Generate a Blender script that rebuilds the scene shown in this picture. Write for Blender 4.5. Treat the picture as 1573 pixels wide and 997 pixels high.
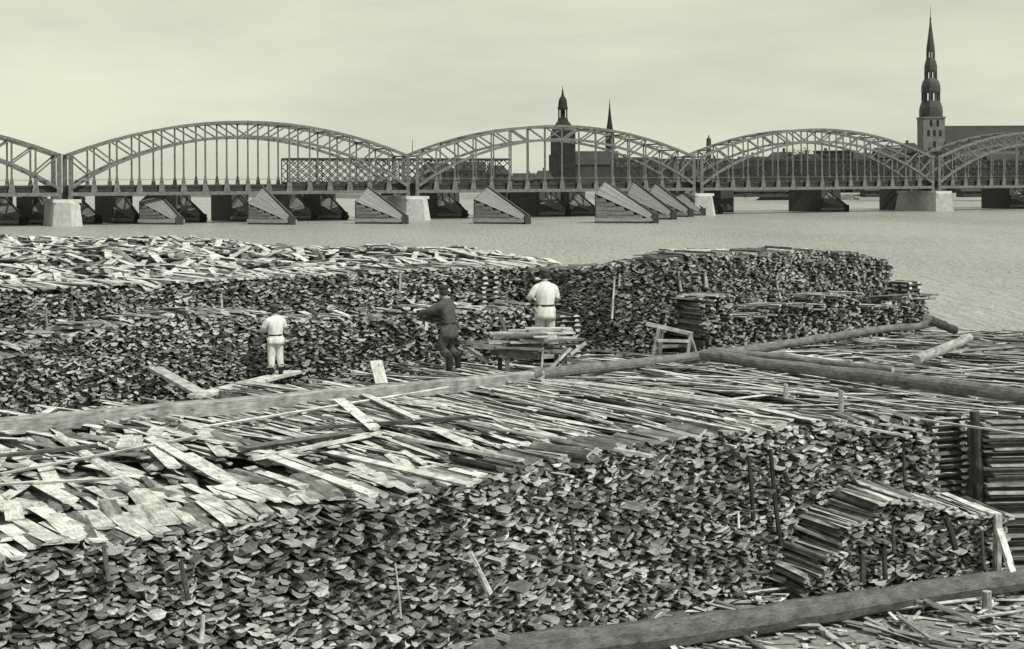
import bpy, bmesh, math, random
import numpy as np
from mathutils import Vector, Matrix

# ------------------------------------------------------------------ camera, sky, sun, exposure
scene = bpy.context.scene
for o in list(bpy.data.objects): bpy.data.objects.remove(o)
C = scene.collection
F, CX, CY, RHO, H = 2200.0, 786.5, 278.0, 0.005, 9.2      # focal length in photo pixels, principal point, roll, eye height
PW, PH = 1573.0, 997.0
SUN_AZ, SUN_EL = math.radians(130), math.radians(52)      # azimuth measured clockwise from +Y (away from camera)

cam = bpy.data.cameras.new('camera'); cam_o = bpy.data.objects.new('camera', cam); C.objects.link(cam_o)
cam.sensor_width = 36.0; cam.lens = 36.0 * F / PW
cam.shift_x = 0.0; cam.shift_y = -(PH / 2 - CY) / PW
cam.clip_start = 0.5; cam.clip_end = 20000
rt = Vector((1, 0, -RHO)).normalized(); upv = Vector((RHO, 0, 1)).normalized(); bk = rt.cross(upv)
m = Matrix.Identity(4)
for i in range(3): m[i][0] = rt[i]; m[i][1] = upv[i]; m[i][2] = bk[i]
m.translation = (0, 0, H); cam_o.matrix_world = m
scene.camera = cam_o

world = bpy.data.worlds.new('World'); scene.world = world; world.use_nodes = True
nt = world.node_tree; nt.nodes.clear()
def N(t, typ, **kw):
    n = t.nodes.new(typ)
    for k, v in kw.items():
        if k == 'inp':
            for a, b in v.items(): n.inputs[a].default_value = b
        else: setattr(n, k, v)
    return n
sky = N(nt, 'ShaderNodeTexSky', sky_type='NISHITA', sun_disc=False, sun_elevation=SUN_EL, sun_rotation=SUN_AZ,
        altitude=0, air_density=1.0, dust_density=1.0, ozone_density=1.0)
bw = N(nt, 'ShaderNodeRGBToBW'); nt.links.new(sky.outputs[0], bw.inputs[0])
tc = N(nt, 'ShaderNodeTexCoord'); mp = N(nt, 'ShaderNodeMapping'); mp.inputs['Scale'].default_value = (1, 1, 4.5)
nt.links.new(tc.outputs['Generated'], mp.inputs[0])
cn = N(nt, 'ShaderNodeTexNoise', inp={'Scale': 2.6, 'Detail': 7.0, 'Roughness': 0.58}); nt.links.new(mp.outputs[0], cn.inputs['Vector'])
cr = N(nt, 'ShaderNodeMapRange', inp={'From Min': .34, 'From Max': .62, 'To Min': 0.81, 'To Max': 1.06}); nt.links.new(cn.outputs[0], cr.inputs[0])
thin = N(nt, 'ShaderNodeMix', data_type='FLOAT', inp={'Factor': .62}); nt.links.new(bw.outputs[0], thin.inputs['A']); thin.inputs['B'].default_value = 5.6   # thin even veil of cloud
mul = N(nt, 'ShaderNodeMath', operation='MULTIPLY'); nt.links.new(thin.outputs['Result'], mul.inputs[0]); nt.links.new(cr.outputs[0], mul.inputs[1])
cmix = N(nt, 'ShaderNodeMix', data_type='RGBA'); nt.links.new(cn.outputs[0], cmix.inputs['Factor'])
cmix.inputs['A'].default_value = (.985, 1.0, .93, 1); cmix.inputs['B'].default_value = (.955, 1.0, .70, 1)
vm = N(nt, 'ShaderNodeVectorMath', operation='SCALE'); nt.links.new(cmix.outputs['Result'], vm.inputs[0]); nt.links.new(mul.outputs[0], vm.inputs['Scale'])
bg = N(nt, 'ShaderNodeBackground', inp={'Strength': 0.14}); nt.links.new(vm.outputs[0], bg.inputs[0])
wo = N(nt, 'ShaderNodeOutputWorld'); nt.links.new(bg.outputs[0], wo.inputs[0])

sd = bpy.data.lights.new('sun', 'SUN'); sd.energy = 3.7; sd.angle = math.radians(0.8); sd.color = (1.0, 1.0, 0.88)
so = bpy.data.objects.new('sun', sd); C.objects.link(so)
sv = Vector((math.sin(SUN_AZ) * math.cos(SUN_EL), math.cos(SUN_AZ) * math.cos(SUN_EL), math.sin(SUN_EL)))
so.rotation_euler = sv.to_track_quat('Z', 'Y').to_euler(); so.location = (30, -30, 60)
scene.render.engine = 'CYCLES'
vs = scene.view_settings; vs.view_transform = 'Standard'; vs.look = 'None'; vs.exposure = 0.0; vs.gamma = 1.0; vs.use_curve_mapping = False
scene.cycles.max_bounces = 5

# ------------------------------------------------------------------ pixel -> place
def uv(px, py):
    u = (px - CX) / F; v = (CY - py) / F
    return u + RHO * v, v - RHO * u
def W(px, py, z):                       # where the ray of a photo pixel meets the level z
    u, v = uv(px, py); Y = (z - H) / v
    return Vector((u * Y, Y, z))
def D(px, py, Y):                       # the point of that ray at distance Y
    u, v = uv(px, py); return Vector((u * Y, Y, H + v * Y))

# ------------------------------------------------------------------ materials
MATS = {}
def principled(name, rough=.8):
    mt = bpy.data.materials.new(name); mt.use_nodes = True
    t = mt.node_tree; b = t.nodes['Principled BSDF']; b.inputs['Roughness'].default_value = rough
    b.inputs['Specular IOR Level'].default_value = .25
    MATS[name] = mt
    return mt, t, b
def mat_tone(name, rough=.85, grain=(5, 60, 60), amt=.55, bump=.25):
    """wood: the base grey of each face is its 'tone', grain runs along each piece ('gc')."""
    mt, t, b = principled(name, rough)
    at = N(t, 'ShaderNodeAttribute', attribute_name='tone'); gc = N(t, 'ShaderNodeAttribute', attribute_name='gc')
    mp = N(t, 'ShaderNodeMapping'); mp.inputs['Scale'].default_value = grain; t.links.new(gc.outputs['Vector'], mp.inputs[0])
    n1 = N(t, 'ShaderNodeTexNoise', inp={'Scale': 1.0, 'Detail': 5.0, 'Roughness': .65}); t.links.new(mp.outputs[0], n1.inputs['Vector'])
    n2 = N(t, 'ShaderNodeTexNoise', inp={'Scale': 5.0, 'Detail': 3.0}); t.links.new(gc.outputs['Vector'], n2.inputs['Vector'])
    r1 = N(t, 'ShaderNodeMapRange', inp={'From Min': .3, 'From Max': .7, 'To Min': 1 - amt, 'To Max': 1 + amt * .6}); t.links.new(n1.outputs[0], r1.inputs[0])
    r2 = N(t, 'ShaderNodeMapRange', inp={'From Min': .3, 'From Max': .7, 'To Min': .55, 'To Max': 1.2}); t.links.new(n2.outputs[0], r2.inputs[0])
    m1 = N(t, 'ShaderNodeMath', operation='MULTIPLY'); m2 = N(t, 'ShaderNodeMath', operation='MULTIPLY', use_clamp=True)
    t.links.new(r1.outputs[0], m1.inputs[0]); t.links.new(r2.outputs[0], m1.inputs[1])
    t.links.new(m1.outputs[0], m2.inputs[0]); t.links.new(at.outputs['Fac'], m2.inputs[1])
    kn = N(t, 'ShaderNodeTexVoronoi', inp={'Scale': 1.0, 'Randomness': 1.0}); km = N(t, 'ShaderNodeMapping'); km.inputs['Scale'].default_value = (2.6, 7, 7); t.links.new(gc.outputs['Vector'], km.inputs[0]); t.links.new(km.outputs[0], kn.inputs['Vector'])
    kr = N(t, 'ShaderNodeMapRange', inp={'From Min': .06, 'From Max': .16, 'To Min': .35, 'To Max': 1.}); t.links.new(kn.outputs['Distance'], kr.inputs[0])
    m4 = N(t, 'ShaderNodeMath', operation='MULTIPLY'); t.links.new(m2.outputs[0], m4.inputs[0]); t.links.new(kr.outputs[0], m4.inputs[1])
    t.links.new(m4.outputs[0], b.inputs['Base Color'])
    bp = N(t, 'ShaderNodeBump', inp={'Strength': bump, 'Distance': .01}); t.links.new(n1.outputs[0], bp.inputs['Height']); t.links.new(bp.outputs[0], b.inputs['Normal'])
    return mt
def mat_noise(name, lo, hi, scale=4., detail=6., rough=.8, bump=0., stretch=(1, 1, 1), dist=.02, metallic=0):
    mt, t, b = principled(name, rough); b.inputs['Metallic'].default_value = metallic
    tc = N(t, 'ShaderNodeTexCoord'); mp = N(t, 'ShaderNodeMapping'); mp.inputs['Scale'].default_value = stretch
    t.links.new(tc.outputs['Object'], mp.inputs[0])
    n = N(t, 'ShaderNodeTexNoise', inp={'Scale': scale, 'Detail': detail, 'Roughness': .62}); t.links.new(mp.outputs[0], n.inputs['Vector'])
    r = N(t, 'ShaderNodeMapRange', inp={'From Min': .3, 'From Max': .7, 'To Min': lo, 'To Max': hi}); t.links.new(n.outputs[0], r.inputs[0])
    t.links.new(r.outputs[0], b.inputs['Base Color'])
    if bump:
        bp = N(t, 'ShaderNodeBump', inp={'Strength': bump, 'Distance': dist}); t.links.new(n.outputs[0], bp.inputs['Height']); t.links.new(bp.outputs[0], b.inputs['Normal'])
    return mt
WOOD = mat_tone('slab_wood')
BARK = mat_tone('log_bark', .95, (16, 60, 60), .6, .7)
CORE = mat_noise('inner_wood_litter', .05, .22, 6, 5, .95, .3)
GROUND = mat_noise('trodden_bark_ground', .10, .34, 7, 9, .95, .6, (1, 1, 1), .06)
STEEL = mat_noise('painted_steel', .10, .21, 1.2, 5, .55, .05)
DECK = mat_noise('dark_steel_and_deck_shade', .03, .06, 1.0, 4, .7)  # dark lattice steel; on the arch decks, floor-beam shadow put into the colour
STONE = mat_noise('pale_granite', .40, .62, .9, 7, .85, .25)
TIMBER = mat_tone('weathered_timber', .9, (.5, 6, 6), .5, .2)
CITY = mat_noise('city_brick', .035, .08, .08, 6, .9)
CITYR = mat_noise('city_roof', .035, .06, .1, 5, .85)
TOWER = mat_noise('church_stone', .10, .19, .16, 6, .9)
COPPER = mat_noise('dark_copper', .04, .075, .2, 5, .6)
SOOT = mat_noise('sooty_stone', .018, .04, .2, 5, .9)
GLASS = mat_noise('dark_window', .01, .025, .5, 2, .2)
LEAF = mat_noise('dark_foliage', .03, .075, .5, 4, .8)
LINEN = mat_noise('white_linen', .50, .80, 9, 6, .9, .4, (1, 1, .5), .03)
PALE = mat_noise('pale_canvas', .40, .56, 10, 6, .9, .4, (1, 1, .4), .03)
DARKCLOTH = mat_noise('dark_wool', .055, .10, 12, 5, .95, .3)
LEATHER = mat_noise('black_leather', .015, .035, 10, 4, .6)
SKIN = mat_noise('skin', .30, .36, 8, 3, .6)
HAIR = mat_noise('dark_hair', .03, .06, 40, 4, .8)

# river: fine ripples over a dim body colour
def mat_water():
    mt, t, b = principled('river_water', .30)
    b.inputs['Base Color'].default_value = (.34, .34, .33, 1); b.inputs['IOR'].default_value = 1.33; b.inputs['Specular IOR Level'].default_value = .5
    tc = N(t, 'ShaderNodeTexCoord'); mp = N(t, 'ShaderNodeMapping'); mp.inputs['Scale'].default_value = (1.0, .38, 1); t.links.new(tc.outputs['Object'], mp.inputs[0])
    n1 = N(t, 'ShaderNodeTexNoise', inp={'Scale': 1.5, 'Detail': 4., 'Roughness': .62}); n2 = N(t, 'ShaderNodeTexNoise', inp={'Scale': .035, 'Detail': 5.})
    t.links.new(mp.outputs[0], n1.inputs['Vector']); t.links.new(mp.outputs[0], n2.inputs['Vector'])
    r2 = N(t, 'ShaderNodeMapRange', inp={'From Min': .35, 'From Max': .65, 'To Min': .55, 'To Max': 1.}); t.links.new(n2.outputs[0], r2.inputs[0])
    bp = N(t, 'ShaderNodeBump', inp={'Distance': 1.5}); t.links.new(n1.outputs[0], bp.inputs['Height']); t.links.new(r2.outputs[0], bp.inputs['Strength'])
    t.links.new(bp.outputs[0], b.inputs['Normal'])
    # silt drifting in streaks
    m3 = N(t, 'ShaderNodeMapping'); m3.inputs['Scale'].default_value = (1.6, .16, 1); t.links.new(tc.outputs['Object'], m3.inputs[0])
    n3 = N(t, 'ShaderNodeTexNoise', inp={'Scale': 1.0, 'Detail': 6., 'Roughness': .7}); t.links.new(m3.outputs[0], n3.inputs['Vector'])
    r3 = N(t, 'ShaderNodeMapRange', inp={'From Min': .3, 'From Max': .7, 'To Min': .24, 'To Max': .44}); t.links.new(n3.outputs[0], r3.inputs[0]); t.links.new(r3.outputs[0], b.inputs['Base Color'])
    return mt
WATER = mat_water()

# ------------------------------------------------------------------ object helpers
def tag(o, label=None, cat=None, group=None, kind=None):
    if label: o['label'] = label
    if cat: o['category'] = cat
    if group: o['group'] = group
    o['kind'] = kind or 'thing'
    return o
def thing(name, loc, label, cat, group=None):
    o = bpy.data.objects.new(name, None); C.objects.link(o); o.location = loc; o.empty_display_size = .3
    return tag(o, label, cat, group)
class MB:
    """collects pieces, builds ONE mesh object; vertices are world positions, stored relative to the thing's base."""
    def __init__(s): s.v = []; s.f = []; s.t = []; s.g = []; s.smooth = False
    def poly(s, vs, fs, tones=None, gc=None):
        n = len(s.v); s.v += [tuple(p) for p in vs]
        s.f += [tuple(i + n for i in f) for f in fs]
        s.t += list(tones) if tones is not None else [.3] * len(fs)
        s.g += list(gc) if gc is not None else [tuple(p) for p in vs]
    def hexa(s, p8, tone=.3, gc=None):      # 4 bottom ring, 4 top ring
        s.poly(p8, [(3, 2, 1, 0), (4, 5, 6, 7), (0, 1, 5, 4), (1, 2, 6, 5), (2, 3, 7, 6), (3, 0, 4, 7)], [tone] * 6 if not hasattr(tone, '__len__') else tone, gc)
    def box(s, a, b, tone=.3):
        (x0, y0, z0), (x1, y1, z1) = a, b
        s.hexa([(x0, y0, z0), (x1, y0, z0), (x1, y1, z0), (x0, y1, z0), (x0, y0, z1), (x1, y0, z1), (x1, y1, z1), (x0, y1, z1)], tone)
    def bar(s, p, q, w, h, up=(0, 0, 1), tone=.3, taper=1.):
        p = Vector(p); q = Vector(q); d = (q - p); L = d.length; d = d / L
        up = Vector(up)
        if abs(d.dot(up)) > .98: up = Vector((1, 0, 0)) if abs(d.x) < .9 else Vector((0, 1, 0))
        sd = d.cross(up).normalized(); uu = sd.cross(d).normalized()
        sd_, uu_ = sd * w / 2, uu * h / 2
        k = taper; r = random.random() * 50
        vs = [p - sd_ - uu_, p + sd_ - uu_, p + sd_ + uu_, p - sd_ + uu_, q - (sd_ + uu_) * k, q + (sd_ - uu_) * k, q + (sd_ + uu_) * k, q + (uu_ - sd_) * k]
        gc = [(r, a * w / 2, b * h / 2 + r) for a, b in ((-1, -1), (1, -1), (1, 1), (-1, 1))] + [(r + L, a * w / 2, b * h / 2 + r) for a, b in ((-1, -1), (1, -1), (1, 1), (-1, 1))]
        s.poly(vs, [(3, 2, 1, 0), (4, 5, 6, 7), (0, 1, 5, 4), (1, 2, 6, 5), (2, 3, 7, 6), (3, 0, 4, 7)], [tone] * 6 if not hasattr(tone, '__len__') else tone, gc)
    def tube(s, pts, radii, n=10, tone=.2, captone=.5, wob=0., rng=random):
        rings = []; gcs = []
        prev = None; acc = 0; seed = rng.random() * 50
        for i, p in enumerate(pts):
            p = Vector(p); d = (Vector(pts[min(i + 1, len(pts) - 1)]) - Vector(pts[max(i - 1, 0)])).normalized()
            a = Vector((0, 0, 1)) if abs(d.z) < .9 else Vector((1, 0, 0))
            sx = d.cross(a).normalized(); sy = sx.cross(d)
            if i: acc += (p - Vector(pts[i - 1])).length
            for k in range(n):
                an = 2 * math.pi * k / n; r = radii[i] * (1 + wob * rng.uniform(-1, 1))
                rings.append(p + sx * math.cos(an) * r + sy * math.sin(an) * r)
                gcs.append((acc + seed, math.cos(an) * r * 2, math.sin(an) * r * 2 + seed))
        fs = []; tn = []
        for i in range(len(pts) - 1):
            for k in range(n):
                a, b = i * n + k, i * n + (k + 1) % n
                fs.append((a, b, b + n, a + n)); tn.append(tone)
        fs.append(tuple(reversed(range(n)))); tn.append(captone); fs.append(tuple(range((len(pts) - 1) * n, len(pts) * n))); tn.append(captone)
        s.poly(rings, fs, tn, gcs)
    def lathe(s, c, prof, n=8, rot=0., tone=.3):
        vs = []; fs = []
        for z, r in prof:
            for k in range(n):
                an = rot + 2 * math.pi * k / n; vs.append((c[0] + r * math.cos(an), c[1] + r * math.sin(an), c[2] + z))
        for i in range(len(prof) - 1):
            for k in range(n):
                a, b = i * n + k, i * n + (k + 1) % n; fs.append((a, b, b + n, a + n))
        fs.append(tuple(reversed(range(n)))); fs.append(tuple(range((len(prof) - 1) * n, len(prof) * n)))
        s.poly(vs, fs, [tone] * len(fs))
    def build(s, name, mat, parent=None, kind=None, smooth=False, loc=None):
        base = Vector(loc) if loc is not None else (parent_base(parent) if parent else Vector((0, 0, 0)))
        me = bpy.data.meshes.new(name)
        V = np.array(s.v, dtype=float) - np.array(base)
        me.from_pydata(V.tolist(), [], s.f); me.materials.append(mat)
        a = me.attributes.new('tone', 'FLOAT', 'FACE'); a.data.foreach_set('value', np.array(s.t, dtype=np.float32))
        g = me.attributes.new('gc', 'FLOAT_VECTOR', 'POINT'); g.data.foreach_set('vector', np.array(s.g, dtype=np.float32).ravel())
        if smooth: me.polygons.foreach_set('use_smooth', [True] * len(me.polygons))
        o = bpy.data.objects.new(name, me); C.objects.link(o)
        if parent: o.parent = parent
        elif loc is not None: o.location = base
        if kind: o['kind'] = kind
        return o
def parent_base(o):
    b = Vector((0, 0, 0))
    while o is not None: b = b + o.location; o = o.parent
    return b
def part(name, mat, parent, fn, **kw):
    mb = MB(); fn(mb); return mb.build(name, mat, parent, **kw)

# ------------------------------------------------------------------ slabs (half-round sawmill offcuts)
def slab_geo(c, d, lat, nrm, L, w, th, bend, flip, tone_end, tone_flat, tone_bark, K=3, taper=1., rng=random):
    """prism from c along d; cross-section in (lat, nrm); flat sawn side down unless flip."""
    c = Vector(c); pts = []
    xs = (-.5, -.18, .18, .5)
    seed = rng.random() * 90
    flat = [(x * w, bend * (1 - 4 * x * x)) for x in xs]
    arc = [(x * w, bend * (1 - 4 * x * x) + th * y) for x, y in ((.34, .8), (0.02, 1.0), (-.36, .74))]
    sec = [flat[0], flat[1], flat[2], flat[3]] + arc
    if flip: sec = [(x, bend * 2 * (1 - 4 * (x / w) ** 2) + th - y) for x, y in sec]; sec.reverse()
    n = len(sec)
    vs = [c + lat * x + nrm * y for x, y in sec] + [c + d * L + (lat * x + nrm * y) * taper for x, y in sec]
    gc = [(seed, x, y + seed) for x, y in sec] + [(seed + L, x, y + seed) for x, y in sec]
    fs = []; tn = []
    for k in range(n):
        a, b = k, (k + 1) % n
        fs.append((a, b, b + n, a + n))
        isflat = (k < 3) if not flip else (3 <= k < 6)
        tn.append(tone_flat if isflat else tone_bark)
    fs.append(tuple(reversed(range(n)))); tn.append(tone_end); fs.append(tuple(range(n, 2 * n))); tn.append(tone_end)
    return vs, fs, tn, gc

class Path:
    def __init__(s, pts): 
        s.p = [Vector((a, b)) for a, b in pts]; s.acc = [0]
        for i in range(1, len(s.p)): s.acc.append(s.acc[-1] + (s.p[i] - s.p[i - 1]).length)
        s.L = s.acc[-1]
    def at(s, t):
        for i in range(len(s.p) - 1):
            if t <= s.acc[i + 1] or i == len(s.p) - 2:
                d = (s.p[i + 1] - s.p[i]).normalized(); return s.p[i] + d * (t - s.acc[i]), d
    def inward(s, d): return Vector((-d.y, d.x))

def pack_face(path, zlo, zhi, rng, depth=.8, wr=(.08, .25), tr=(.028, .07), batter=.12, dark=0., jut=.05):
    """drop slab ends onto a height field until the face is filled; returns slab geometries with a size."""
    nb = int(path.L / .02); h = np.array([zlo(i * .02) for i in range(nb)]); top = np.array([zhi(i * .02) for i in range(nb)])
    nr = np.random.default_rng(rng.randrange(1 << 30)); noise = nr.uniform(0, .10, nb); out = []
    zb = h.copy(); guard = 0
    while guard < 30000:
        guard += 1
        if guard % 40 == 0: noise = nr.uniform(0, .10, nb)
        sc = h + noise; sc[h >= top] = 1e9
        i = int(np.argmin(sc))
        if sc[i] > 1e8: break
        w = rng.uniform(*wr) * (1.35 if rng.random() < .12 else 1); th = rng.uniform(*tr) * (.75 + .5 * w / wr[1])
        hb = max(2, int(w / .04)); lo, hi = max(0, i - hb), min(nb, i + hb + 1)
        seg = h[lo:hi]; x = (np.arange(lo, hi) - (lo + hi - 1) / 2) * .02
        if len(seg) < 4: h[i] += .05; continue
        k = max(1, len(seg) // 3)
        sl = (seg[-k:].mean() - seg[:k].mean()) / max(.03, (x[-k:].mean() - x[:k].mean()))
        sl = max(-.8, min(.8, sl + rng.gauss(0, .24)))
        a = np.percentile(seg - sl * x, 78); mid = (seg - sl * x)[len(seg) // 3: -k].mean() if len(seg) > 2 * k else a
        bend = max(-.025, min(.03, (mid - a) * .6 + rng.gauss(0, .009)))
        w = (hi - lo) * .02 * 1.04
        s = (lo + hi - 1) / 2 * .02; P, dd = path.at(s); inn = path.inward(dd)
        nt_ = Vector((dd.x, dd.y, sl)).normalized(); 
        zc = a; out_ = (rng.gauss(0, jut) + (rng.uniform(.08, .25) if rng.random() < .05 else 0)) + batter * (top[i] - zc)
        d3 = Vector((inn.x + rng.gauss(0, .05), inn.y + rng.gauss(0, .05), rng.gauss(0, .02))).normalized()
        nrm = d3.cross(nt_).normalized(); 
        if nrm.z < 0: nrm = -nrm
        c = Vector((P.x - inn.x * out_, P.y - inn.y * out_, zc))
        r = rng.random()
        e = (rng.uniform(.44, .72) if r < .5 else rng.uniform(.24, .44) if r < .82 else rng.uniform(.11, .22)) * (1 - dark)
        e *= .92 + .26 * math.sin(s * 1.1 + 3 * math.sin(zc * 2.3 + s * .4)) * math.sin(zc * 3.1 + s * .7)
        geo = slab_geo(c, d3, nt_, nrm, depth * rng.uniform(.9, 1.2) + max(0, out_), w, th, bend, rng.random() < .5, e, e * rng.uniform(.75, 1.0), rng.uniform(.09, .24), rng=rng)
        out.append((w * th, zc, s, geo, c))
        xx = np.abs(2 * x / w); h[lo:hi] = np.maximum(seg + .004, a + sl * x + bend * (1 - xx ** 2) + th * np.clip(1 - .35 * xx ** 2, 0, 1))
    return out

def inside(poly, x, y):
    r = False; j = len(poly) - 1
    for i in range(len(poly)):
        (xi, yi), (xj, yj) = poly[i], poly[j]
        if (yi > y) != (yj > y) and x < (xj - xi) * (y - yi) / (yj - yi) + xi: r = not r
        j = i
    return r
class Heap:
    """loose slabs dropped on a level, one on another."""
    def __init__(s, x0, y0, x1, y1, base, cell=.08, cap=.2):
        s.x0, s.y0, s.c = x0, y0, cell; s.nx = int((x1 - x0) / cell) + 1; s.ny = int((y1 - y0) / cell) + 1
        s.h = np.zeros((s.nx, s.ny))
        for i in range(s.nx):
            for j in range(s.ny): s.h[i, j] = base(x0 + i * cell, y0 + j * cell)
        s.cap = s.h + cap
    def idx(s, x, y): return np.clip(((x - s.x0) / s.c).astype(int), 0, s.nx - 1), np.clip(((y - s.y0) / s.c).astype(int), 0, s.ny - 1)
    def lay(s, x, y, ang, L, w, th, rng, tones, slope=.07, taper=1., free=False):
        """slab whose near end is (x,y), running at ang; returns its geometry."""
        dx, dy = math.cos(ang), math.sin(ang); n = max(6, int(L / .1)); t = np.linspace(.02, .98, n) * L
        H_ = np.full(n, -1e9)
        for o in (-.35, 0, .35):
            I, J = s.idx(x + dx * t - dy * o * w, y + dy * t + dx * o * w); H_ = np.maximum(H_, s.h[I, J] if free else np.minimum(s.h[I, J], s.cap[I, J]))
        k = n // 2; a = np.percentile(H_[:k], 80); b = np.percentile(H_[k:], 80)
        sl = max(-slope, min(slope, (b - a) / (L * .5))); z0 = np.percentile(H_ - sl * t, 70)
        d3 = Vector((dx, dy, sl)).normalized(); lat = Vector((-dy, dx, rng.gauss(0, .06))).normalized(); nrm = d3.cross(lat).normalized()
        e, fl, bk_ = tones; flip = rng.random() < .72
        g = slab_geo((x, y, z0 + .003), d3, -lat, nrm, L, w, th, 0, flip, e, fl, bk_, taper=taper, rng=rng)
        for o in (-.5, -.2, .2, .5):
            I, J = s.idx(x + dx * t - dy * o * w, y + dy * t + dx * o * w); s.h[I, J] = np.maximum(s.h[I, J], z0 + sl * t + th * .9)
        return g
def tones_top(rng, bright=.62):
    r = rng.random()
    fl = rng.uniform(.52, .78) if r < bright else rng.uniform(.3, .5) if r < .93 else rng.uniform(.13, .24)
    return (fl * rng.uniform(.8, 1), fl, rng.uniform(.12, .34))

def emit_stack(root, geos, name='slab', limit=300, stuff='slab_infill', mat=WOOD):
    """the largest in view become objects of their own, the rest one part."""
    def size(g):
        vs = g[0]; c = sum((Vector(v) for v in vs), Vector()) / len(vs)
        if c.y < 3: return 0
        P = []
        for v in vs:
            v = Vector(v); Y = max(1, v.y); P.append((CX + F * v.x / Y, CY - F * (v.z - H) / Y))
        xs = [p[0] for p in P]; ys = [p[1] for p in P]
        if max(xs) < 0 or min(xs) > PW or min(ys) > PH: return 0
        return (max(xs) - min(xs)) * (max(ys) - min(ys) + 2)
    geos = sorted(geos, key=size, reverse=True)
    for g in geos[:limit]:
        mb = MB(); mb.poly(*g); mb.build(name, mat, root)
    if len(geos) > limit:
        mb = MB()
        for g in geos[limit:]: mb.poly(*g)
        mb.build(stuff, mat, root, kind='stuff')
def prism(poly, z0, z1):
    mb = MB(); n = len(poly)
    mb.poly([(x, y, z0) for x, y in poly] + [(x, y, z1) for x, y in poly],
            [tuple(reversed(range(n))), tuple(range(n, 2 * n))] + [(i, (i + 1) % n, (i + 1) % n + n, i + n) for i in range(n)])
    return mb

# ------------------------------------------------------------------ ground and water
mb = MB(); mb.poly([(-9000, -60, 0), (9000, -60, 0), (9000, 9000, 0), (-9000, 9000, 0)], [(0, 1, 2, 3)])
mb.build('river_water', WATER, kind='structure')
GZ = 3.0; G = 5.36
land = [(-60, -40), (40, -40), (38, 34), (14.6, 38.6), (9.5, 40.5), (3, 44), (-5, 49), (-16, 55), (-60, 58)]
def ground_fn():
    bm = bmesh.new(); rng = random.Random(3)
    vs = []
    n = len(land)
    prof = [(0, GZ), (.25, GZ - .6), (1.6, .4), (3.0, -1.5)]
    cen = Vector((0, 5)); rings = []
    for off, z in prof:
        ring = []
        for i, (x, y) in enumerate(land):
            d = (Vector((x, y)) - cen).normalized(); ring.append(bm.verts.new((x + d.x * off, y + d.y * off, z)))
        rings.append(ring)
    bm.faces.new(rings[0])
    for a, b in zip(rings, rings[1:]):
        for i in range(n): bm.faces.new((a[i], b[i], b[(i + 1) % n], a[(i + 1) % n]))
    me = bpy.data.meshes.new('ground'); bmesh.ops.recalc_face_normals(bm, faces=bm.faces); bm.to_mesh(me); me.materials.append(GROUND)
    o = bpy.data.objects.new('ground', me); C.objects.link(o); o['kind'] = 'structure'
ground_fn()

# ------------------------------------------------------------------ the near stack and the platform of stack tops behind it
R1 = random.Random(11)
def interp(x, tab):
    return float(np.interp(x, [a for a, b in tab], [b for a, b in tab]))
f_pts = [(-7.76, 13.04), (-5.29, 14.74), (-3.36, 16.1), (-1.63, 17.25), (-.45, 18.25), (1.02, 19.75), (3.02, 21.25), (4.67, 22.27), (6.75, 23.05)]
fpath = Path(f_pts); f_z = [5.36, 5.36, 5.36, 5.38, 5.44, 5.5, 5.45, 5.38, 5.36]
f_top = list(zip(fpath.acc, f_z))
near = thing('slab_wood_stack', (0, 19, GZ), 'huge near stack of slab wood with a rough face of cut ends', 'wood stack', 'stacks of slab wood')
geos = [g[3] for g in pack_face(fpath, lambda s: 3.0 if s > 7 else 3.55, lambda s: interp(s, f_top) - .04, R1, .75, (.05, .185), (.016, .048), .12, jut=.06)]
en = Vector((-.568, .823)); ee = Vector((.823, .568))
f_poly = f_pts + [(6.45, 23.6), (3.6, 27.6), (1.7, 30.1), (.9, 30.5), (.1, 30.0), (-2.9, 27.7), (-5.8, 25.2), (-8.5, 23.2), (-13, 20.3)]
def inset(poly_front, k, d=.35):      # pull the front edge of a stack's core behind the slab ends
    out = []
    for i, (x, y) in enumerate(poly_front):
        if i < k: x += -.568 * d; y += .823 * d
        out.append((x, y))
    return out
prism(inset(f_poly, len(f_pts)), GZ - .2, G - .16).build('stack_core', CORE, near, kind='stuff')
r_poly = [(7.62, 23.1), (17, 23.9), (15.2, 37.3), (10.9, 37.7), (4.6, 33.2), (3.3, 32.9), (2.2, 32.8), (1.0, 33.2), (.95, 30.65), (1.8, 30.2), (3.75, 27.7), (6.6, 23.7)]
side = thing('slab_wood_stack', (11, 29, GZ), 'side-on stack of long horizontal slabs to the right of the dark post', 'wood stack', 'stacks of slab wood')
prism([(x, y) for x, y in r_poly], GZ - .2, G - .2).build('stack_core', CORE, side, kind='stuff')
heap = Heap(-14, 12, 18, 40, lambda x, y: G - .16 + .05 * math.sin(x * 1.3 + y) + .04 * math.sin(y * 2.1 - x * .7))
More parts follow.
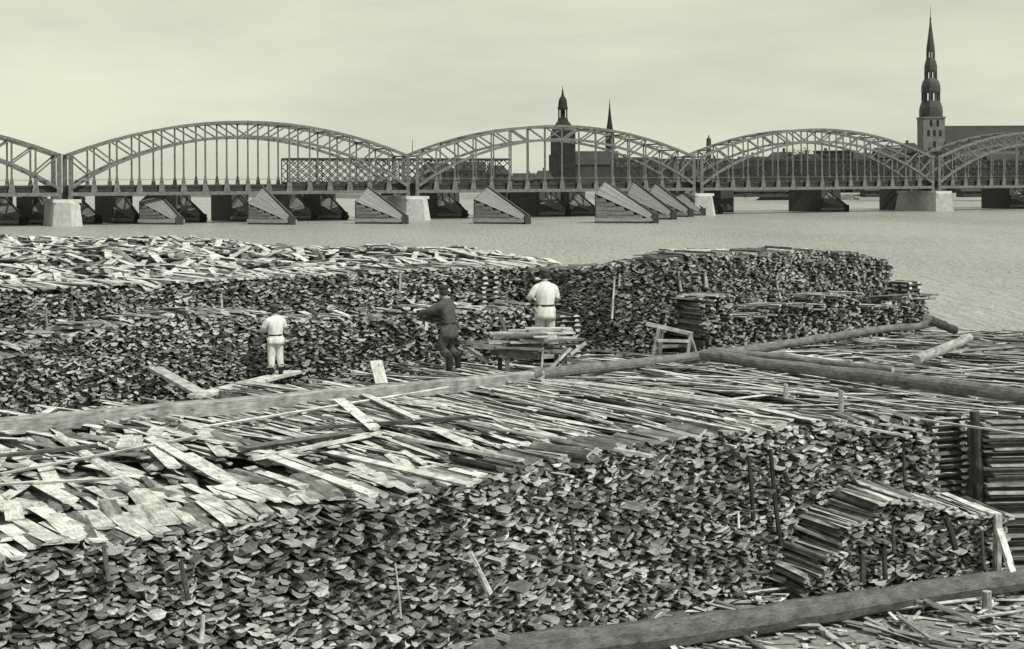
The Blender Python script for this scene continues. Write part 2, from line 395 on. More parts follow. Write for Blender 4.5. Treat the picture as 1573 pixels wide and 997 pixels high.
# lift the heap's base along the near edge to its uneven height
top_n = []; top_r = []
def in_f(x, y): return inside(f_poly, x, y)
def face_s(x, y):
    best = None
    for i in range(len(f_pts) - 1):
        a = Vector(f_pts[i]); b = Vector(f_pts[i + 1]); d = b - a; t = max(0, min(1, (Vector((x, y)) - a).dot(d) / d.length_squared))
        q = (Vector((x, y)) - a - d * t).length
        if best is None or q < best[0]: best = (q, fpath.acc[i] + t * d.length)
    return best
k = 0
while k < 1500:
    x, y = R1.uniform(-13, 7), R1.uniform(13, 30)
    if not in_f(x, y): continue
    q, s = face_s(x, y)
    right = min(1, max(0, (s - 7.5) / 4 + (q - 3) * .15))
    if R1.random() < right:
        ang = math.radians(R1.gauss(131, 6)); L = R1.uniform(1.6, 4.8); w = R1.uniform(.04, .12); th = R1.uniform(.015, .035)
    else:
        ang = math.radians(R1.gauss(122, 10 if q < 2.5 else 20)); L = R1.uniform(.6, 1.6) if q < 3 or R1.random() < .5 else R1.uniform(1.2, 2.8); w = R1.uniform(.08, .24); th = R1.uniform(.018, .042)
    # keep both ends on the stack
    ex, ey = x + math.cos(ang) * L, y + math.sin(ang) * L
    if not in_f(ex, ey): x, y = x - math.cos(ang) * L * .6, y - math.sin(ang) * L * .6
    if not in_f(x, y): continue
    top_n.append(heap.lay(x, y, ang, L, w, th, R1, tones_top(R1, .84), taper=R1.uniform(.75, 1.1))); k += 1
# the row whose ends make the edge above the face
s = .3
while s < fpath.L - .2:
    for layer in range(2):
        P, d = fpath.at(min(fpath.L - .05, s + R1.uniform(-.1, .1))); inn = path_in = fpath.inward(d)
        ang = math.atan2(en.y, en.x) + R1.gauss(.0, .13); off = R1.uniform(-.10, .12) + layer * R1.uniform(0, .5)
        w = R1.uniform(.12, .27) if s < 10 else R1.uniform(.07, .16)
        top_n.append(heap.lay(P.x + inn.x * off, P.y + inn.y * off, ang, R1.uniform(.45, 1.2), w, R1.uniform(.022, .05), R1, tones_top(R1, .78)))
    s += R1.uniform(.10, .22)
# strips strewn over the right-hand stack tops
k = 0
while k < 640:
    x, y = R1.uniform(1.5, 16.5), R1.uniform(23, 38)
    if not inside(r_poly, x, y): continue
    ang = math.radians(R1.gauss(136, 9) if R1.random() < .6 else R1.gauss(165, 22)); L = R1.uniform(1.2, 4.2); w = R1.uniform(.05, .15)
    ex, ey = x + math.cos(ang) * L, y + math.sin(ang) * L
    if not (inside(r_poly, ex, ey) or in_f(ex, ey)): continue
    top_r.append(heap.lay(x, y, ang, L, w, R1.uniform(.015, .04), R1, tones_top(R1, .84), taper=R1.uniform(.7, 1.1))); k += 1

def crib(geos, x, y, d, w, dep, z0, z1, rng):
    """corner of a stack laid up log-cabin fashion: pairs of slabs crossing each other."""
    d = Vector(d).normalized(); inn = Vector((-d.y, d.x)); z = z0; k = 0; O = Vector((x, y))
    up = Vector((0, 0, 1)); d3 = Vector((d.x, d.y, 0)); i3 = Vector((inn.x, inn.y, 0))
    while z < z1:
        th = rng.uniform(.045, .07)
        if k % 2 == 0:
            for q in (0.06, dep * .5, dep - .06):
                P = O + inn * (q + rng.uniform(-.04, .02)) - d * rng.uniform(0.0, .08)
                t = rng.uniform(.22, .5); geos.append(slab_geo((P.x, P.y, z), d3, -i3, up, w + rng.uniform(.0, .1), rng.uniform(.12, .18), th, 0, rng.random() < .5, rng.uniform(.4, .6), t, rng.uniform(.05, .14), rng=rng))
        else:
            for q in (.07, w - .07):
                P = O + d * (q + rng.uniform(-.03, .03)) - inn * rng.uniform(.0, .07)
                e = rng.uniform(.55, .78); geos.append(slab_geo((P.x, P.y, z), i3, d3, up, dep, rng.uniform(.11, .16), th, 0, rng.random() < .5, e, e * .8, .1, rng=rng))
        z += th; k += 1
crib(geos, 6.72, 23.02, (.92, .30), .66, 1.2, 3.7, 5.34, R1)
emit_stack(near, geos + top_n)

# the side-on stack: courses of long slabs seen along their length
sg = []; z = 3.02
fd = Vector((1, .09)).normalized()
while z < G - .12:
    th = R1.uniform(.035, .06); x = 7.6 + R1.uniform(-.12, .1)
    while x < 16:
        L = R1.uniform(2.2, 3.8); y = 23.05 + (x - 7.6) * .09 + R1.uniform(-.06, .05)
        fl = R1.choice([R1.uniform(.14, .26), R1.uniform(.26, .42), R1.uniform(.4, .6)])
        sg.append(slab_geo((x, y, z), Vector((fd.x, fd.y, R1.gauss(0, .006))).normalized(), Vector((fd.y, -fd.x, 0)), Vector((0, 0, 1)), L, R1.uniform(.25, .4), th, 0, R1.random() < .5, fl, fl, fl * .75, rng=R1))
        x += L + R1.uniform(.01, .12)
    z += th * .84
emit_stack(side, sg + top_r)

# stepped lower tier in front of the near stack, at its right end
low = thing('slab_wood_stack', (6, 21.8, GZ), 'low stepped tier of slabs sticking out at the right foot of the near stack', 'wood stack', 'stacks of slab wood')
lpath = Path([(4.2, 20.8), (5.4, 21.3), (6.55, 21.6), (7.55, 21.85)])
lz = [(0, 3.37), (.28, 3.4), (.3, 3.66), (.68, 3.68), (.7, 4.08), (1.25, 4.12), (1.27, 4.36), (1.8, 4.38), (2.2, 4.25), (3.0, 4.08), (3.6, 4.0)]
lg = [g[3] for g in pack_face(lpath, lambda s: 3.0, lambda s: interp(s, lz), R1, 1.25, (.05, .18), (.016, .048), .04, jut=.06)]
hl = Heap(3, 20, 9, 24.5, lambda x, y: 3.0)
for i in range(90):                      # the flat slabs that make the treads of the steps
    s = R1.uniform(0.1, 3.5); P, d = lpath.at(s); inn = lpath.inward(d); zz = interp(s, lz) - .04 + R1.uniform(0, .08)
    dirv = Vector((inn.x - .08 + R1.gauss(0, .05), inn.y, R1.gauss(0, .02))).normalized(); latv = Vector((dirv.y, -dirv.x, 0)).normalized()
    e, fl, bk_ = tones_top(R1, .6)
    lg.append(slab_geo((P.x - inn.x * R1.uniform(.02, .2), P.y - inn.y * R1.uniform(.02, .2), zz), dirv, latv, latv.cross(dirv), R1.uniform(.9, 1.3), R1.uniform(.07, .17), R1.uniform(.025, .05), 0, R1.random() < .6, e, fl, bk_, rng=R1))
prism([(4.5, 21.4), (5.5, 21.8), (7.35, 22.3), (6.9, 22.9), (4.6, 22.0)], GZ - .2, 3.5).build('stack_core', CORE, low, kind='stuff')
emit_stack(low, lg, limit=200)

# ------------------------------------------------------------------ the far stacks
R2 = random.Random(23)
bd = Vector((.862, .507)); bi = Vector((-.507, .862))
A = Vector((-9.6, 26.8))
lo_path = Path([tuple(A - bd * 3.0), tuple(A), tuple(A + bd * 5.5 + bi * .12), tuple(A + bd * 11.9)])
ledge = [(-12.3, 5.7), (-9.6, 5.82), (-9, 6.15), (-8, 6.35), (-6.5, 6.52), (-5.2, 6.35), (-3.7, 6.2), (-1.9, 6.3), (.75, 6.25)]
ftier = thing('slab_wood_stack', (-4, 30, GZ), 'lower ragged tier of slab ends behind the white-shirted youth on the board', 'wood stack', 'stacks of slab wood')
fg = [g[3] for g in pack_face(lo_path, lambda s: 4.0, lambda s: interp(lo_path.at(s)[0].x, ledge), R2, .8, (.045, .155), (.016, .047), .10, jut=.06)]
for i in range(260):
    s = R2.uniform(0, lo_path.L); P, d = lo_path.at(s); q = R2.uniform(-.05, .7); zz = interp(P.x, ledge) + R2.uniform(-.06, .12)
    an = math.atan2(bi.y, bi.x) + R2.gauss(.1, .35); dv = Vector((math.cos(an), math.sin(an), R2.gauss(0, .04))); lv = Vector((dv.y, -dv.x, 0)).normalized()
    e, fl, bk_ = tones_top(R2, .78)
    fg.append(slab_geo((P.x + bi.x * q, P.y + bi.y * q, zz), dv, lv, lv.cross(dv).normalized(), R2.uniform(.5, 1.2), R2.uniform(.08, .18), R2.uniform(.03, .05), 0, R2.random() < .5, e, fl, bk_, rng=R2))
c0, c1 = A - bd * 3 + bi * .35, A + bd * 11.7 + bi * .35
prism([tuple(c0), tuple(c1), tuple(c1 + bi * 1.0), tuple(c0 + bi * 1.0)], GZ - .2, 5.6).build('stack_core', CORE, ftier, kind='stuff')
emit_stack(ftier, fg, limit=250)

far = thing('slab_wood_stack', (-6, 38, GZ), 'long far stack at the left, its wide top covered with pale slabs', 'wood stack', 'stacks of slab wood')
B0 = A + bi * 1.4
up_path = Path([tuple(B0 - bd * 4.0), tuple(B0), tuple(B0 + bd * 6), tuple(B0 + bd * 13.6)])
utop = [(-13, 6.95), (-9.6, 6.98), (-5.5, 7.1), (-2.5, 7.18), (0, 7.12)]
ug = [g[3] for g in pack_face(up_path, lambda s: interp(up_path.at(s)[0].x, ledge) - .35, lambda s: interp(up_path.at(s)[0].x, utop) - .03, R2, .8, (.045, .155), (.016, .047), .10, jut=.06)]
pe = B0 + bd * 11.1; pe2 = B0 + bd * 13.5
f2 = [tuple(B0 - bd * 4 + bi * .3), tuple(pe2 + bi * .3), (2.6, 39.5), (-.1, 41.5), (-5.5, 45.8), (-10.5, 49.2), (-17.5, 51), (-24, 48), (-19, 34)]
prism(f2, GZ - .2, 6.86).build('stack_core', CORE, far, kind='stuff')
heap2 = Heap(-25, 24, 12, 53, lambda x, y: 6.9 + .010 * (y - 30) + .16 * math.sin(x * .8 + y * .5) * math.sin(y * .45) * min(1, max(0, (y - 32) / 6)), .12)
k = 0
while k < 2300:
    x, y = R2.uniform(-24, 1), R2.uniform(26, 51)
    if not inside(f2, x, y): continue
    ang = math.radians(R2.gauss(118, 22)); L = R2.uniform(.7, 2.0); w = R2.uniform(.09, .24)
    ex, ey = x + math.cos(ang) * L, y + math.sin(ang) * L
    if not inside(f2, ex, ey): continue
    ug.append(heap2.lay(x, y, ang, L, w, R2.uniform(.03, .07), R2, tones_top(R2, .9), slope=.2)); k += 1
s = .2
while s < up_path.L - .1:
    P, d = up_path.at(s); off = R2.uniform(-.12, .1); ang = math.atan2(bi.y, bi.x) + R2.gauss(.1, .22)
    ug.append(heap2.lay(P.x + bi.x * off, P.y + bi.y * off, ang, R2.uniform(.9, 2.2), R2.uniform(.09, .22), R2.uniform(.03, .06), R2, tones_top(R2, .75))); s += R2.uniform(.07, .16)
crib(ug, pe.x - .05 + bi.x * -.15, pe.y - .1 - bi.y * .15, bd, .42, 1.5, 6.3, 7.05, R2)
emit_stack(far, ug)

right_b = thing('slab_wood_stack', (6, 35, GZ), 'tall dark stack reaching to the open water, beyond the log', 'wood stack', 'stacks of slab wood')
rd = Vector((.79, .613)).normalized(); ri = Vector((-rd.y, rd.x))
rp = Path([(.3, 33.4), (1.3, 32.7), (2.3, 32.3), (3.3, 32.45), (4.1, 32.95), (7.0, 35.1), (9.85, 37.4)])
rtop = [(0, 7.12), (1.3, 7.2), (2.6, 7.3), (4.2, 7.5), (5.2, 7.46), (7.3, 7.44), (8.8, 7.3), (9.9, 7.02)]
rg = [g[3] for g in pack_face(rp, lambda s: 5.2 if s < 3.5 else 5.9, lambda s: interp(rp.at(s)[0].x, rtop) - .03, R2, .8, (.04, .135), (.016, .047), .06, dark=.18)]
r_in = [(.8, 33.7), (1.5, 33.05), (2.4, 32.7), (3.3, 32.85), (4.1, 33.35), (7.0, 35.5), (9.6, 37.6), (8.0, 39.6), (4.2, 37.0), (2.4, 34.6)]
prism(r_in, GZ - .2, 6.7).build('stack_core', CORE, right_b, kind='stuff')
heap3 = Heap(-1, 29, 12, 42, lambda x, y: interp(x, rtop) - .16, .08, .05)
k = 0
while k < 300:
    x, y = R2.uniform(1, 10), R2.uniform(30.5, 39)
    ang = math.radians(R2.gauss(135, 12)); L = R2.uniform(.9, 2.2)
    if not (inside(r_in, x, y) and inside(r_in, x + math.cos(ang) * L * .8, y + math.sin(ang) * L * .8)): continue
    rg.append(heap3.lay(x, y, ang, L, R2.uniform(.08, .2), R2.uniform(.02, .045), R2, tones_top(R2, .9))); k += 1
crib(rg, 1.02, 31.0, (.9, .3), .46, 1.5, 5.3, 6.28, R2)
emit_stack(right_b, rg)

rlow = thing('slab_wood_stack', (8, 35, GZ), 'lower tier of slab ends at the foot of the tall dark stack', 'wood stack', 'stacks of slab wood')
rl = Path([(4.2, 32.1), (6.2, 33.6), (8.2, 35.2), (10.75, 37.3)])
rlz = [(4.2, 6.5), (4.9, 6.56), (4.95, 6.05), (5.8, 6.0), (5.85, 6.2), (7.2, 6.1), (7.25, 6.34), (8.4, 6.3), (8.45, 5.98), (9.5, 5.92), (9.55, 6.12), (10.8, 6.1)]
lg2 = [g[3] for g in pack_face(rl, lambda s: 5.2, lambda s: interp(rl.at(s)[0].x, rlz), R2, .9, (.04, .135), (.016, .047), .06, dark=.1, jut=.09)]
for i in range(120):
    s = R2.uniform(0, rl.L); P, d = rl.at(s); q = R2.uniform(-.15, .3); zz = interp(P.x, rlz) + R2.uniform(-.04, .10)
    dv = Vector((-.9 + R2.gauss(0, .15), .4 + R2.gauss(0, .2), R2.gauss(0, .02))).normalized(); lv = Vector((dv.y, -dv.x, 0)).normalized(); e, fl, bk_ = tones_top(R2, .85)
    lg2.append(slab_geo((P.x + ri.x * q + .3, P.y + ri.y * q, zz), dv, lv, lv.cross(dv).normalized(), R2.uniform(.6, 1.3), R2.uniform(.08, .18), R2.uniform(.03, .05), 0, R2.random() < .5, e, fl, bk_, rng=R2))
prism([(4.0, 32.6), (10.5, 37.7), (9.95, 38.1), (4.2, 33.4)], GZ - .2, 5.95).build('stack_core', CORE, rlow, kind='stuff')
crib(lg2, 10.15, 36.85, rd, .55, .7, 6.1, 6.5, R2)
emit_stack(rlow, lg2, limit=200)

# ------------------------------------------------------------------ logs and beams
def log_thing(name, a, b, r, label, cat='log', mat=BARK, tone=.2, cap=.45, n=12, taper=.85, seed=1, sag=0., seg=14):
    rng = random.Random(seed); a = Vector(a); b = Vector(b); pts = []; rad = []; bend_ = min(1, (b - a).length / 10) ** 2
    for i in range(seg + 1):
        t = i / seg; p = a.lerp(b, t); p = p + Vector((rng.gauss(0, .01) * (.3 + bend_), rng.gauss(0, .01) * (.3 + bend_) + .07 * bend_ * math.sin(t * 5 + seed * 2), rng.gauss(0, .008) - sag * 4 * t * (1 - t) + .03 * bend_ * math.sin(t * 7 + seed)))
        pts.append(p); rad.append(r * (1 + (taper - 1) * t) * (1 + rng.gauss(0, .035)))
    mb = MB(); mb.tube(pts, rad, n, tone, cap, .025, rng)
    return tag(mb.build(name, mat, None, loc=pts[0], smooth=False), label, cat)
def beam_thing(name, pts, w, h, label, cat='beam', tone=.45, seed=1, mat=WOOD):
    rng = random.Random(seed); mb = MB(); n = 8
    P = []
    for a, b in zip(pts, pts[1:]):
        for i in range(n): P.append(Vector(a).lerp(Vector(b), i / n))
    P.append(Vector(pts[-1]))
    vs = []; gc = []; fs = []; tn = []; acc = 0
    for i, p in enumerate(P):
        d = (P[min(i + 1, len(P) - 1)] - P[max(0, i - 1)]).normalized(); sx = d.cross(Vector((0, 0, 1))).normalized(); sz = sx.cross(d)
        if i: acc += (p - P[i - 1]).length
        j = rng.gauss(0, .006)
        for a, b in ((-1, -1), (1, -1), (1, .86), (.86, 1), (-.86, 1), (-1, .86)):
            vs.append(p + sx * (a * w / 2 + j) + sz * (b * h / 2 + j)); gc.append((acc, a * w / 2, b * h / 2))
    m_ = 6
    for i in range(len(P) - 1):
        for k in range(m_):
            a, b = i * m_ + k, i * m_ + (k + 1) % m_; fs.append((a, b, b + m_, a + m_)); tn.append(tone)
    fs.append(tuple(reversed(range(m_)))); fs.append(tuple(range((len(P) - 1) * m_, len(P) * m_))); tn += [tone * .9] * 2
    mb.poly(vs, fs, tn, gc)
    return tag(mb.build(name, mat, None, loc=P[0]), label, cat)
zb = G + .16
beam_thing('squared_beam', [W(-160, 668, zb), W(0, 655, zb), W(300, 628, zb), W(600, 601, zb), W(830, 579, zb)], .26, .24, 'long squared pale beam running along the back edge of the near stack', tone=.36, seed=4)
log_thing('long_log', W(815, 577, G + .2), W(1432, 499, G + .2), .115, 'long round log at the foot of the tall dark stack', tone=.2, cap=.4, seed=2, taper=.75, seg=20)
log_thing('long_log', W(1080, 545, G + .3), W(1640, 618, G + .26), .115, 'long log lying across the strewn strips, thick end off to the right', tone=.2, cap=.4, seed=3, taper=1.15, seg=18)
log_thing('long_log', W(1090, 538, G + .25), W(1372, 567, G + .25), .075, 'thin log lying close behind the long crossing log', tone=.28, seed=5, taper=.8)
log_thing('short_log', W(1424, 490, G + .55), W(1466, 507, G + .15), .12, 'short dark log sloping down at the corner by the water', tone=.08, cap=.3, seed=6)
log_thing('short_log', W(1408, 553, G + .22), W(1489, 519, G + .5), .11, 'short pale log propped at a slant on the strewn strips', tone=.42, cap=.5, seed=7)
a = W(620, 1022, GZ + .23); b = W(1640, 886, GZ + .23)
log_thing('large_log', a, b, .225, 'thick dark log along the foot of the stepped lower tier', tone=.15, cap=.35, seed=8, taper=.72, n=9, seg=26)
log_thing('upright_post', (7.52, 23.02, GZ), (7.40, 22.97, G + .12), .085, 'dark crooked upright post at the corner of the side-on stack', 'post', tone=.07, cap=.2, seed=9, taper=.95)

# ------------------------------------------------------------------ loose boards that can be told apart
R3 = random.Random(5)
def board(p0, p1, w, th, tone, name='loose_board', label=None, group=None, lift=.02, z=None):
    zz = G + .14 if z is None else z
    a = W(p0[0], p0[1], zz); b = W(p1[0], p1[1], zz)
    if a.y > b.y: a, b = b, a
    d = b - a; L = d.length; ang = math.atan2(d.y, d.x)
    g = heap.lay(a.x, a.y, ang, L, w, th, R3, (tone * .95, tone, tone * .8), slope=.12, free=True)
    o = Vector(g[0][0]); mb = MB(); mb.poly(*g); ob = mb.build(name, WOOD, None, loc=o)
    return tag(ob, label, 'board', group)
PALE_L, DARK_L, STRIP_L = 'pale loose board lying askew on the near stack', 'dark weathered board lying on the near stack', 'long pale thin strip lying on the stack tops'
for p0, p1, w in [((90, 662), (205, 724), .17), ((228, 672), (356, 738), .15), ((405, 688), (574, 770), .15), ((505, 678), (722, 748), .14), ((603, 652), (800, 706), .13),
                  ((385, 700), (582, 656), .12), ((790, 656), (1000, 692), .11), ((215, 745), (258, 790), .3), ((560, 612), (640, 648), .16), ((520, 618), (575, 655), .2), ((55, 715), (108, 752), .22)]:
    board(p0, p1, w, .05, R3.uniform(.66, .8), label='short broad pale board lying on the near stack' if w >= .2 else 'pale board crossing beside the broad dark board on the near stack' if p0 == (385, 700) else PALE_L, group='pale boards on the near stack')
for p0, p1, w in [((372, 690), (560, 652), .2), ((462, 652), (735, 645), .09), ((0, 692), (150, 680), .1)]:
    board(p0, p1, w, .06, .16, label={.2: 'broad dark weathered board beside the pale crossing board', .09: 'long narrow dark board on the near stack', .1: 'short dark board near the squared beam'}[w], group='dark boards on the near stack')
strips = [((0, 710), (310, 672), .07), ((0, 724), (182, 716), .05), ((300, 652), (690, 604), .06), ((840, 577), (1165, 578), .10), ((850, 588), (1200, 612), .07), ((905, 592), (1290, 640), .06),
          ((1000, 598), (1400, 652), .07), ((1090, 608), (1420, 640), .06), ((860, 610), (1150, 660), .06), ((1010, 580), (1300, 606), .06), ((960, 632), (1130, 662), .06), ((1300, 625), (1573, 636), .07),
          ((1180, 594), (1500, 622), .06), ((1400, 560), (1573, 552), .08), ((1310, 540), (1520, 565), .08), ((760, 600), (940, 640), .07), ((700, 616), (900, 660), .06)]
for p0, p1, w in strips:
    board(p0, p1, w, .035, R3.uniform(.6, .78), name='loose_strip', label=STRIP_L, group='long pale strips on the stack tops')

# springboards by the youth, spanning the gap between the stacks
def plank_thing(a, b, w, th, tone, label, name='plank', cat='plank', group=None, mat=WOOD):
    mb = MB(); mb.bar(a, b, w, th, tone=tone); return tag(mb.build(name, mat, None, loc=Vector(a)), label, cat, group)
pl0 = D(300, 609, 25.9); pl1 = D(452, 571, 29.6)
plank_thing(pl0, pl1, .34, .06, .68, 'pale springboard under the feet of the white-shirted youth')
plank_thing(D(238, 566, 28.0), D(316, 609, 25.95), .26, .06, .5, 'worn board sloping down towards the springboard')
plank_thing(D(470, 592, 26.9), D(338, 612, 25.7), .12, .05, .12, 'dark bearer board lying under the springboard')
plank_thing(D(586, 590, 26.9), D(577, 555, 27.2), .24, .06, .62, 'short pale board standing on end behind the squared beam')
plank_thing(D(441, 567, 29.75), D(440, 528, 29.9), .24, .05, .07, 'dark slab standing upright behind the white-shirted youth')

# stakes pushed into the faces
def path_depth(path, px, z=None):
    best = None; n = 300
    for i in range(n):
        P, d = path.at(path.L * i / n); q = abs(CX + F * P.x / P.y - px)
        if best is None or q < best[0]: best = (q, P.y)
    return best[1]
def stake(path, x0, y0, x1, y1, r, tone, lab, grp, off=.34):
    a = D(x1, y1, path_depth(path, x1) - off - .12); b = D(x0, y0, path_depth(path, x0) - off)
    mb = MB(); mb.tube([a, a.lerp(b, .5) + Vector((R3.gauss(0, .01), 0, 0)), b], [r, r * .95, r * .85], 7, tone, min(.6, tone * 1.6), .05, R3)
    return tag(mb.build('stake', BARK, None, loc=a), lab, 'stake', grp)
for x0, y0, x1, y1, r, t in [(1150, 700, 1157, 798, .035, .05), (1183, 690, 1199, 838, .038, .05), (1205, 726, 1210, 745, .04, .05), (1388, 680, 1390, 745, .03, .07), (160, 838, 168, 893, .03, .12), (278, 862, 290, 922, .03, .08), (877, 805, 884, 862, .028, .08)]:
    stake(fpath, x0, y0, x1, y1, r, t, 'dark thin stake against the face of the near stack', 'dark stakes in the near stack')
for x0, y0, x1, y1, r, t in [(1134, 787, 1135, 812, .02, .7), (607, 865, 616, 950, .014, .5), (312, 945, 308, 997, .03, .55)]:
    stake(fpath, x0, y0, x1, y1, r, t, 'pale thin stake against the face of the near stack', 'pale stakes in the near stack')
o = stake(fpath, 722, 848, 752, 912, .045, .6, 'pale crooked billet leaning out of the face of the near stack', None)
for x0, y0, x1, y1, r, t in [(1324, 850, 1325, 895, .05, .07), (1358, 840, 1360, 890, .04, .07), (1372, 808, 1373, 850, .03, .09), (1453, 795, 1468, 845, .05, .05), (1508, 815, 1512, 874, .03, .10)]:
    stake(lpath, x0, y0, x1, y1, r, t, 'short dark stake holding the stepped lower tier', 'stakes of the lower tier')
plank_thing(D(1534, 812, 21.35), D(1556, 882, 21.1), .12, .05, .75, 'pale board leaning at the end of the stepped tier')
plank_thing(D(1533, 790, 21.5), D(1531, 890, 21.4), .11, .10, .45, 'squat squared post behind the pale leaning board', 'upright_post', 'post')
for x0, y0, x1, y1, r, t in [(110, 440, 114, 500, .02, .2), (70, 470, 74, 515, .02, .3), (340, 452, 341, 474, .025, .5), (615, 420, 614, 450, .03, .4)]:
    stake(up_path, x0, y0, x1, y1, r, t, 'thin stake against the face of the long far stack', 'stakes in the far stack', .15)
for x0, y0, x1, y1, r, t in [(944, 428, 940, 490, .025, .7), (952, 420, 951, 440, .02, .5), (1042, 416, 1046, 448, .03, .4), (1083, 425, 1085, 442, .05, .5), (1193, 436, 1199, 458, .025, .6)]:
    stake(rp, x0, y0, x1, y1, r, t, 'pale stake against the face of the tall dark stack', 'stakes in the tall dark stack', .12)
for x, y0, y1 in [(1292, 600, 632), (1207, 590, 612)]:
    a = W(x, y1, G + .05); mb = MB(); mb.tube([a, D(x, y0, a.y)], [.045, .04], 8, .45, .6, .03, R3); tag(mb.build('stake', BARK, None, loc=a), 'short upright stake among the strewn strips', 'stake', 'stakes among the strips')

# ------------------------------------------------------------------ litter and boards on the lower ground
hg = Heap(-1, 16, 12, 23, lambda x, y: GZ + .002)
lit = MB(); R4 = random.Random(8)
n = 0
while n < 1100:
    x, y = R4.uniform(.5, 11), R4.uniform(17.5, 22.5); yl = np.interp(x, [a.x, b.x], [a.y, b.y]) if False else None
    px = CX + F * x / y
    if px < 700 or px > 1700: continue
    big = R4.random() < .18
    L = R4.uniform(.4, 1.3) if big else R4.uniform(.06, .3); w = R4.uniform(.05, .13) if big else R4.uniform(.03, .09)
    lit.poly(*hg.lay(x, y, R4.uniform(0, 6.3) if not big else math.radians(R4.gauss(165, 30)), L, w, R4.uniform(.012, .035), R4, tones_top(R4, .4), slope=.25)); n += 1
lit.build('wood_litter', WOOD, kind='stuff')['label'] = 'chips, bark and broken strips littering the lower ground'
def gboard(p0, p1, w, th, tone, label='pale strip of wood lying on the littered lower ground', name='loose_strip', group='strips on the lower ground', dz=.06):
    a = W(*p0, GZ + dz); b = W(*p1, GZ + dz)
    if a.y > b.y: a, b = b, a
    d = b - a; g = hg.lay(a.x, a.y, math.atan2(d.y, d.x), d.length, w, th, R4, (tone, tone, tone * .7), slope=.2)
    mb = MB(); mb.poly(*g); tag(mb.build(name, WOOD, None, loc=Vector(g[0][0])), label, 'board', group)
for p0, p1, w, t in [((1325, 942), (1512, 936), .10, .6), ((1402, 950), (1440, 912), .05, .7), ((1310, 938), (1355, 962), .06, .5), ((1275, 950), (1450, 992), .09, .3), ((1380, 955), (1430, 990), .07, .45), ((1090, 915), (1180, 905), .07, .7),
                     ((1040, 928), (1100, 922), .06, .7), ((1148, 918), (1222, 912), .08, .7), ((1082, 890), (1116, 925), .05, .7), ((1460, 905), (1573, 912), .07, .6), ((1500, 960), (1573, 945), .06, .6)]:
    gboard(p0, p1, w, .03, t)
mb = MB(); p = W(1516, 945, GZ); mb.tube([p, p + Vector((0, 0, .34))], [.07, .065], 9, .3, .5, .03, R4); tag(mb.build('stake', BARK, None, loc=p), 'stub of a post standing in the littered lower ground', 'stake')

# ------------------------------------------------------------------ the low barrow with its load, and the trestle
bw0 = Vector((.35, 28.45, G + .02))
barrow = thing('hand_barrow', bw0, 'low wooden hand barrow standing between the two men', 'barrow')
bx = Vector((.97, .24, 0)).normalized(); by = Vector((-.24, .97, 0)).normalized(); bz = Vector((0, 0, 1))
def L3(x, y, z): return bw0 + bx * x + by * y + bz * z
for sy in (-.3, .3):
    part('side_rail', WOOD, barrow, lambda mb: mb.bar(L3(-1.25, sy, .62), L3(.85, sy, .40), .09, .09, tone=.22))
    for x in (-.55, .62): part('leg', WOOD, barrow, lambda mb: mb.bar(L3(x, sy * 1.05, 0), L3(x, sy, .5), .09, .09, tone=.16))
part('strut', WOOD, barrow, lambda mb: mb.bar(L3(.18, -.42, .03), L3(.72, -.40, .52), .07, .05, tone=.6))
part('strut', WOOD, barrow, lambda mb: mb.bar(L3(.70, -.44, .40), L3(1.02, -.42, .62), .06, .05, tone=.55))
part('upright', WOOD, barrow, lambda mb: mb.bar(L3(.12, -.40, .12), L3(.16, -.38, .55), .09, .04, tone=.4))
for i in range(6): part('slat', WOOD, barrow, lambda mb: mb.bar(L3(-.72 + i * .29, -.4, .56 - i * .028), L3(-.70 + i * .29, .4, .56 - i * .028), .2, .04, tone=.2))
part('end_board', WOOD, barrow, lambda mb: mb.bar(L3(-.72, -.36, .46), L3(-.72, .36, .46), .05, .16, tone=.12))
part('side_board', WOOD, barrow, lambda mb: mb.bar(L3(-.72, -.36, .45), L3(.12, -.36, .38), .04, .14, tone=.12))
R5 = random.Random(4)
for i in range(28):
    x = R5.uniform(-.95, -.3) + (i % 2) * .35; z = .585 + (i // 4) * .045; t = R5.choice([.2, .4, .55, .7])
    p = L3(x, -.36 + (i % 4) * .22 + R5.uniform(-.08, .05), z); q = L3(x + R5.uniform(.7, 1.15), -.36 + (i % 4) * .22 + R5.uniform(-.22, .22), z - .06 + R5.uniform(0, .08))
    plank_thing(p, q, R5.uniform(.1, .18), .04, t, 'slab loaded crosswise on the low hand barrow', 'loaded_slab', 'slab', 'slabs on the hand barrow')
plank_thing(D(712, 530, 28.5), D(750, 556, 28.1), .10, .06, .3, 'weathered board slanting down to the hand barrow')
plank_thing(D(768, 484, 30.2), D(782, 530, 29.6), .08, .05, .1, 'dark lath leaning against the stack behind the hand barrow')
plank_thing(D(656, 484, 30.0), D(655, 508, 29.9), .06, .04, .72, 'small white lath hanging below the dark-clad man\'s arms')

tr0 = W(1030, 545, G); trestle = thing('trestle', tr0, 'small four-legged wooden trestle in front of the tall dark stack', 'trestle')
def T3(px, py, dy=0): return D(px, py, tr0.y + dy)
for (a_, b_, dy) in (((1002, 549), (1012, 503), 0), ((1012, 549), (1017, 503), .55), ((1056, 546), (1061, 512), 0), ((1068, 543), (1058, 512), .6)):
    part('leg', WOOD, trestle, lambda mb: mb.bar(T3(*a_, dy), T3(*b_, dy * .5), .09, .07, tone=.38))
part('top_rail', WOOD, trestle, lambda mb: mb.bar(T3(992, 497, .1), T3(1064, 513, .1), .12, .08, tone=.45))
part('cross_rail', WOOD, trestle, lambda mb: mb.bar(T3(1010, 523, -.06), T3(1058, 524, -.06), .05, .06, tone=.6))
part('cross_rail', WOOD, trestle, lambda mb: mb.bar(T3(1010, 532, .5), T3(1066, 531, .5), .05, .06, tone=.3))

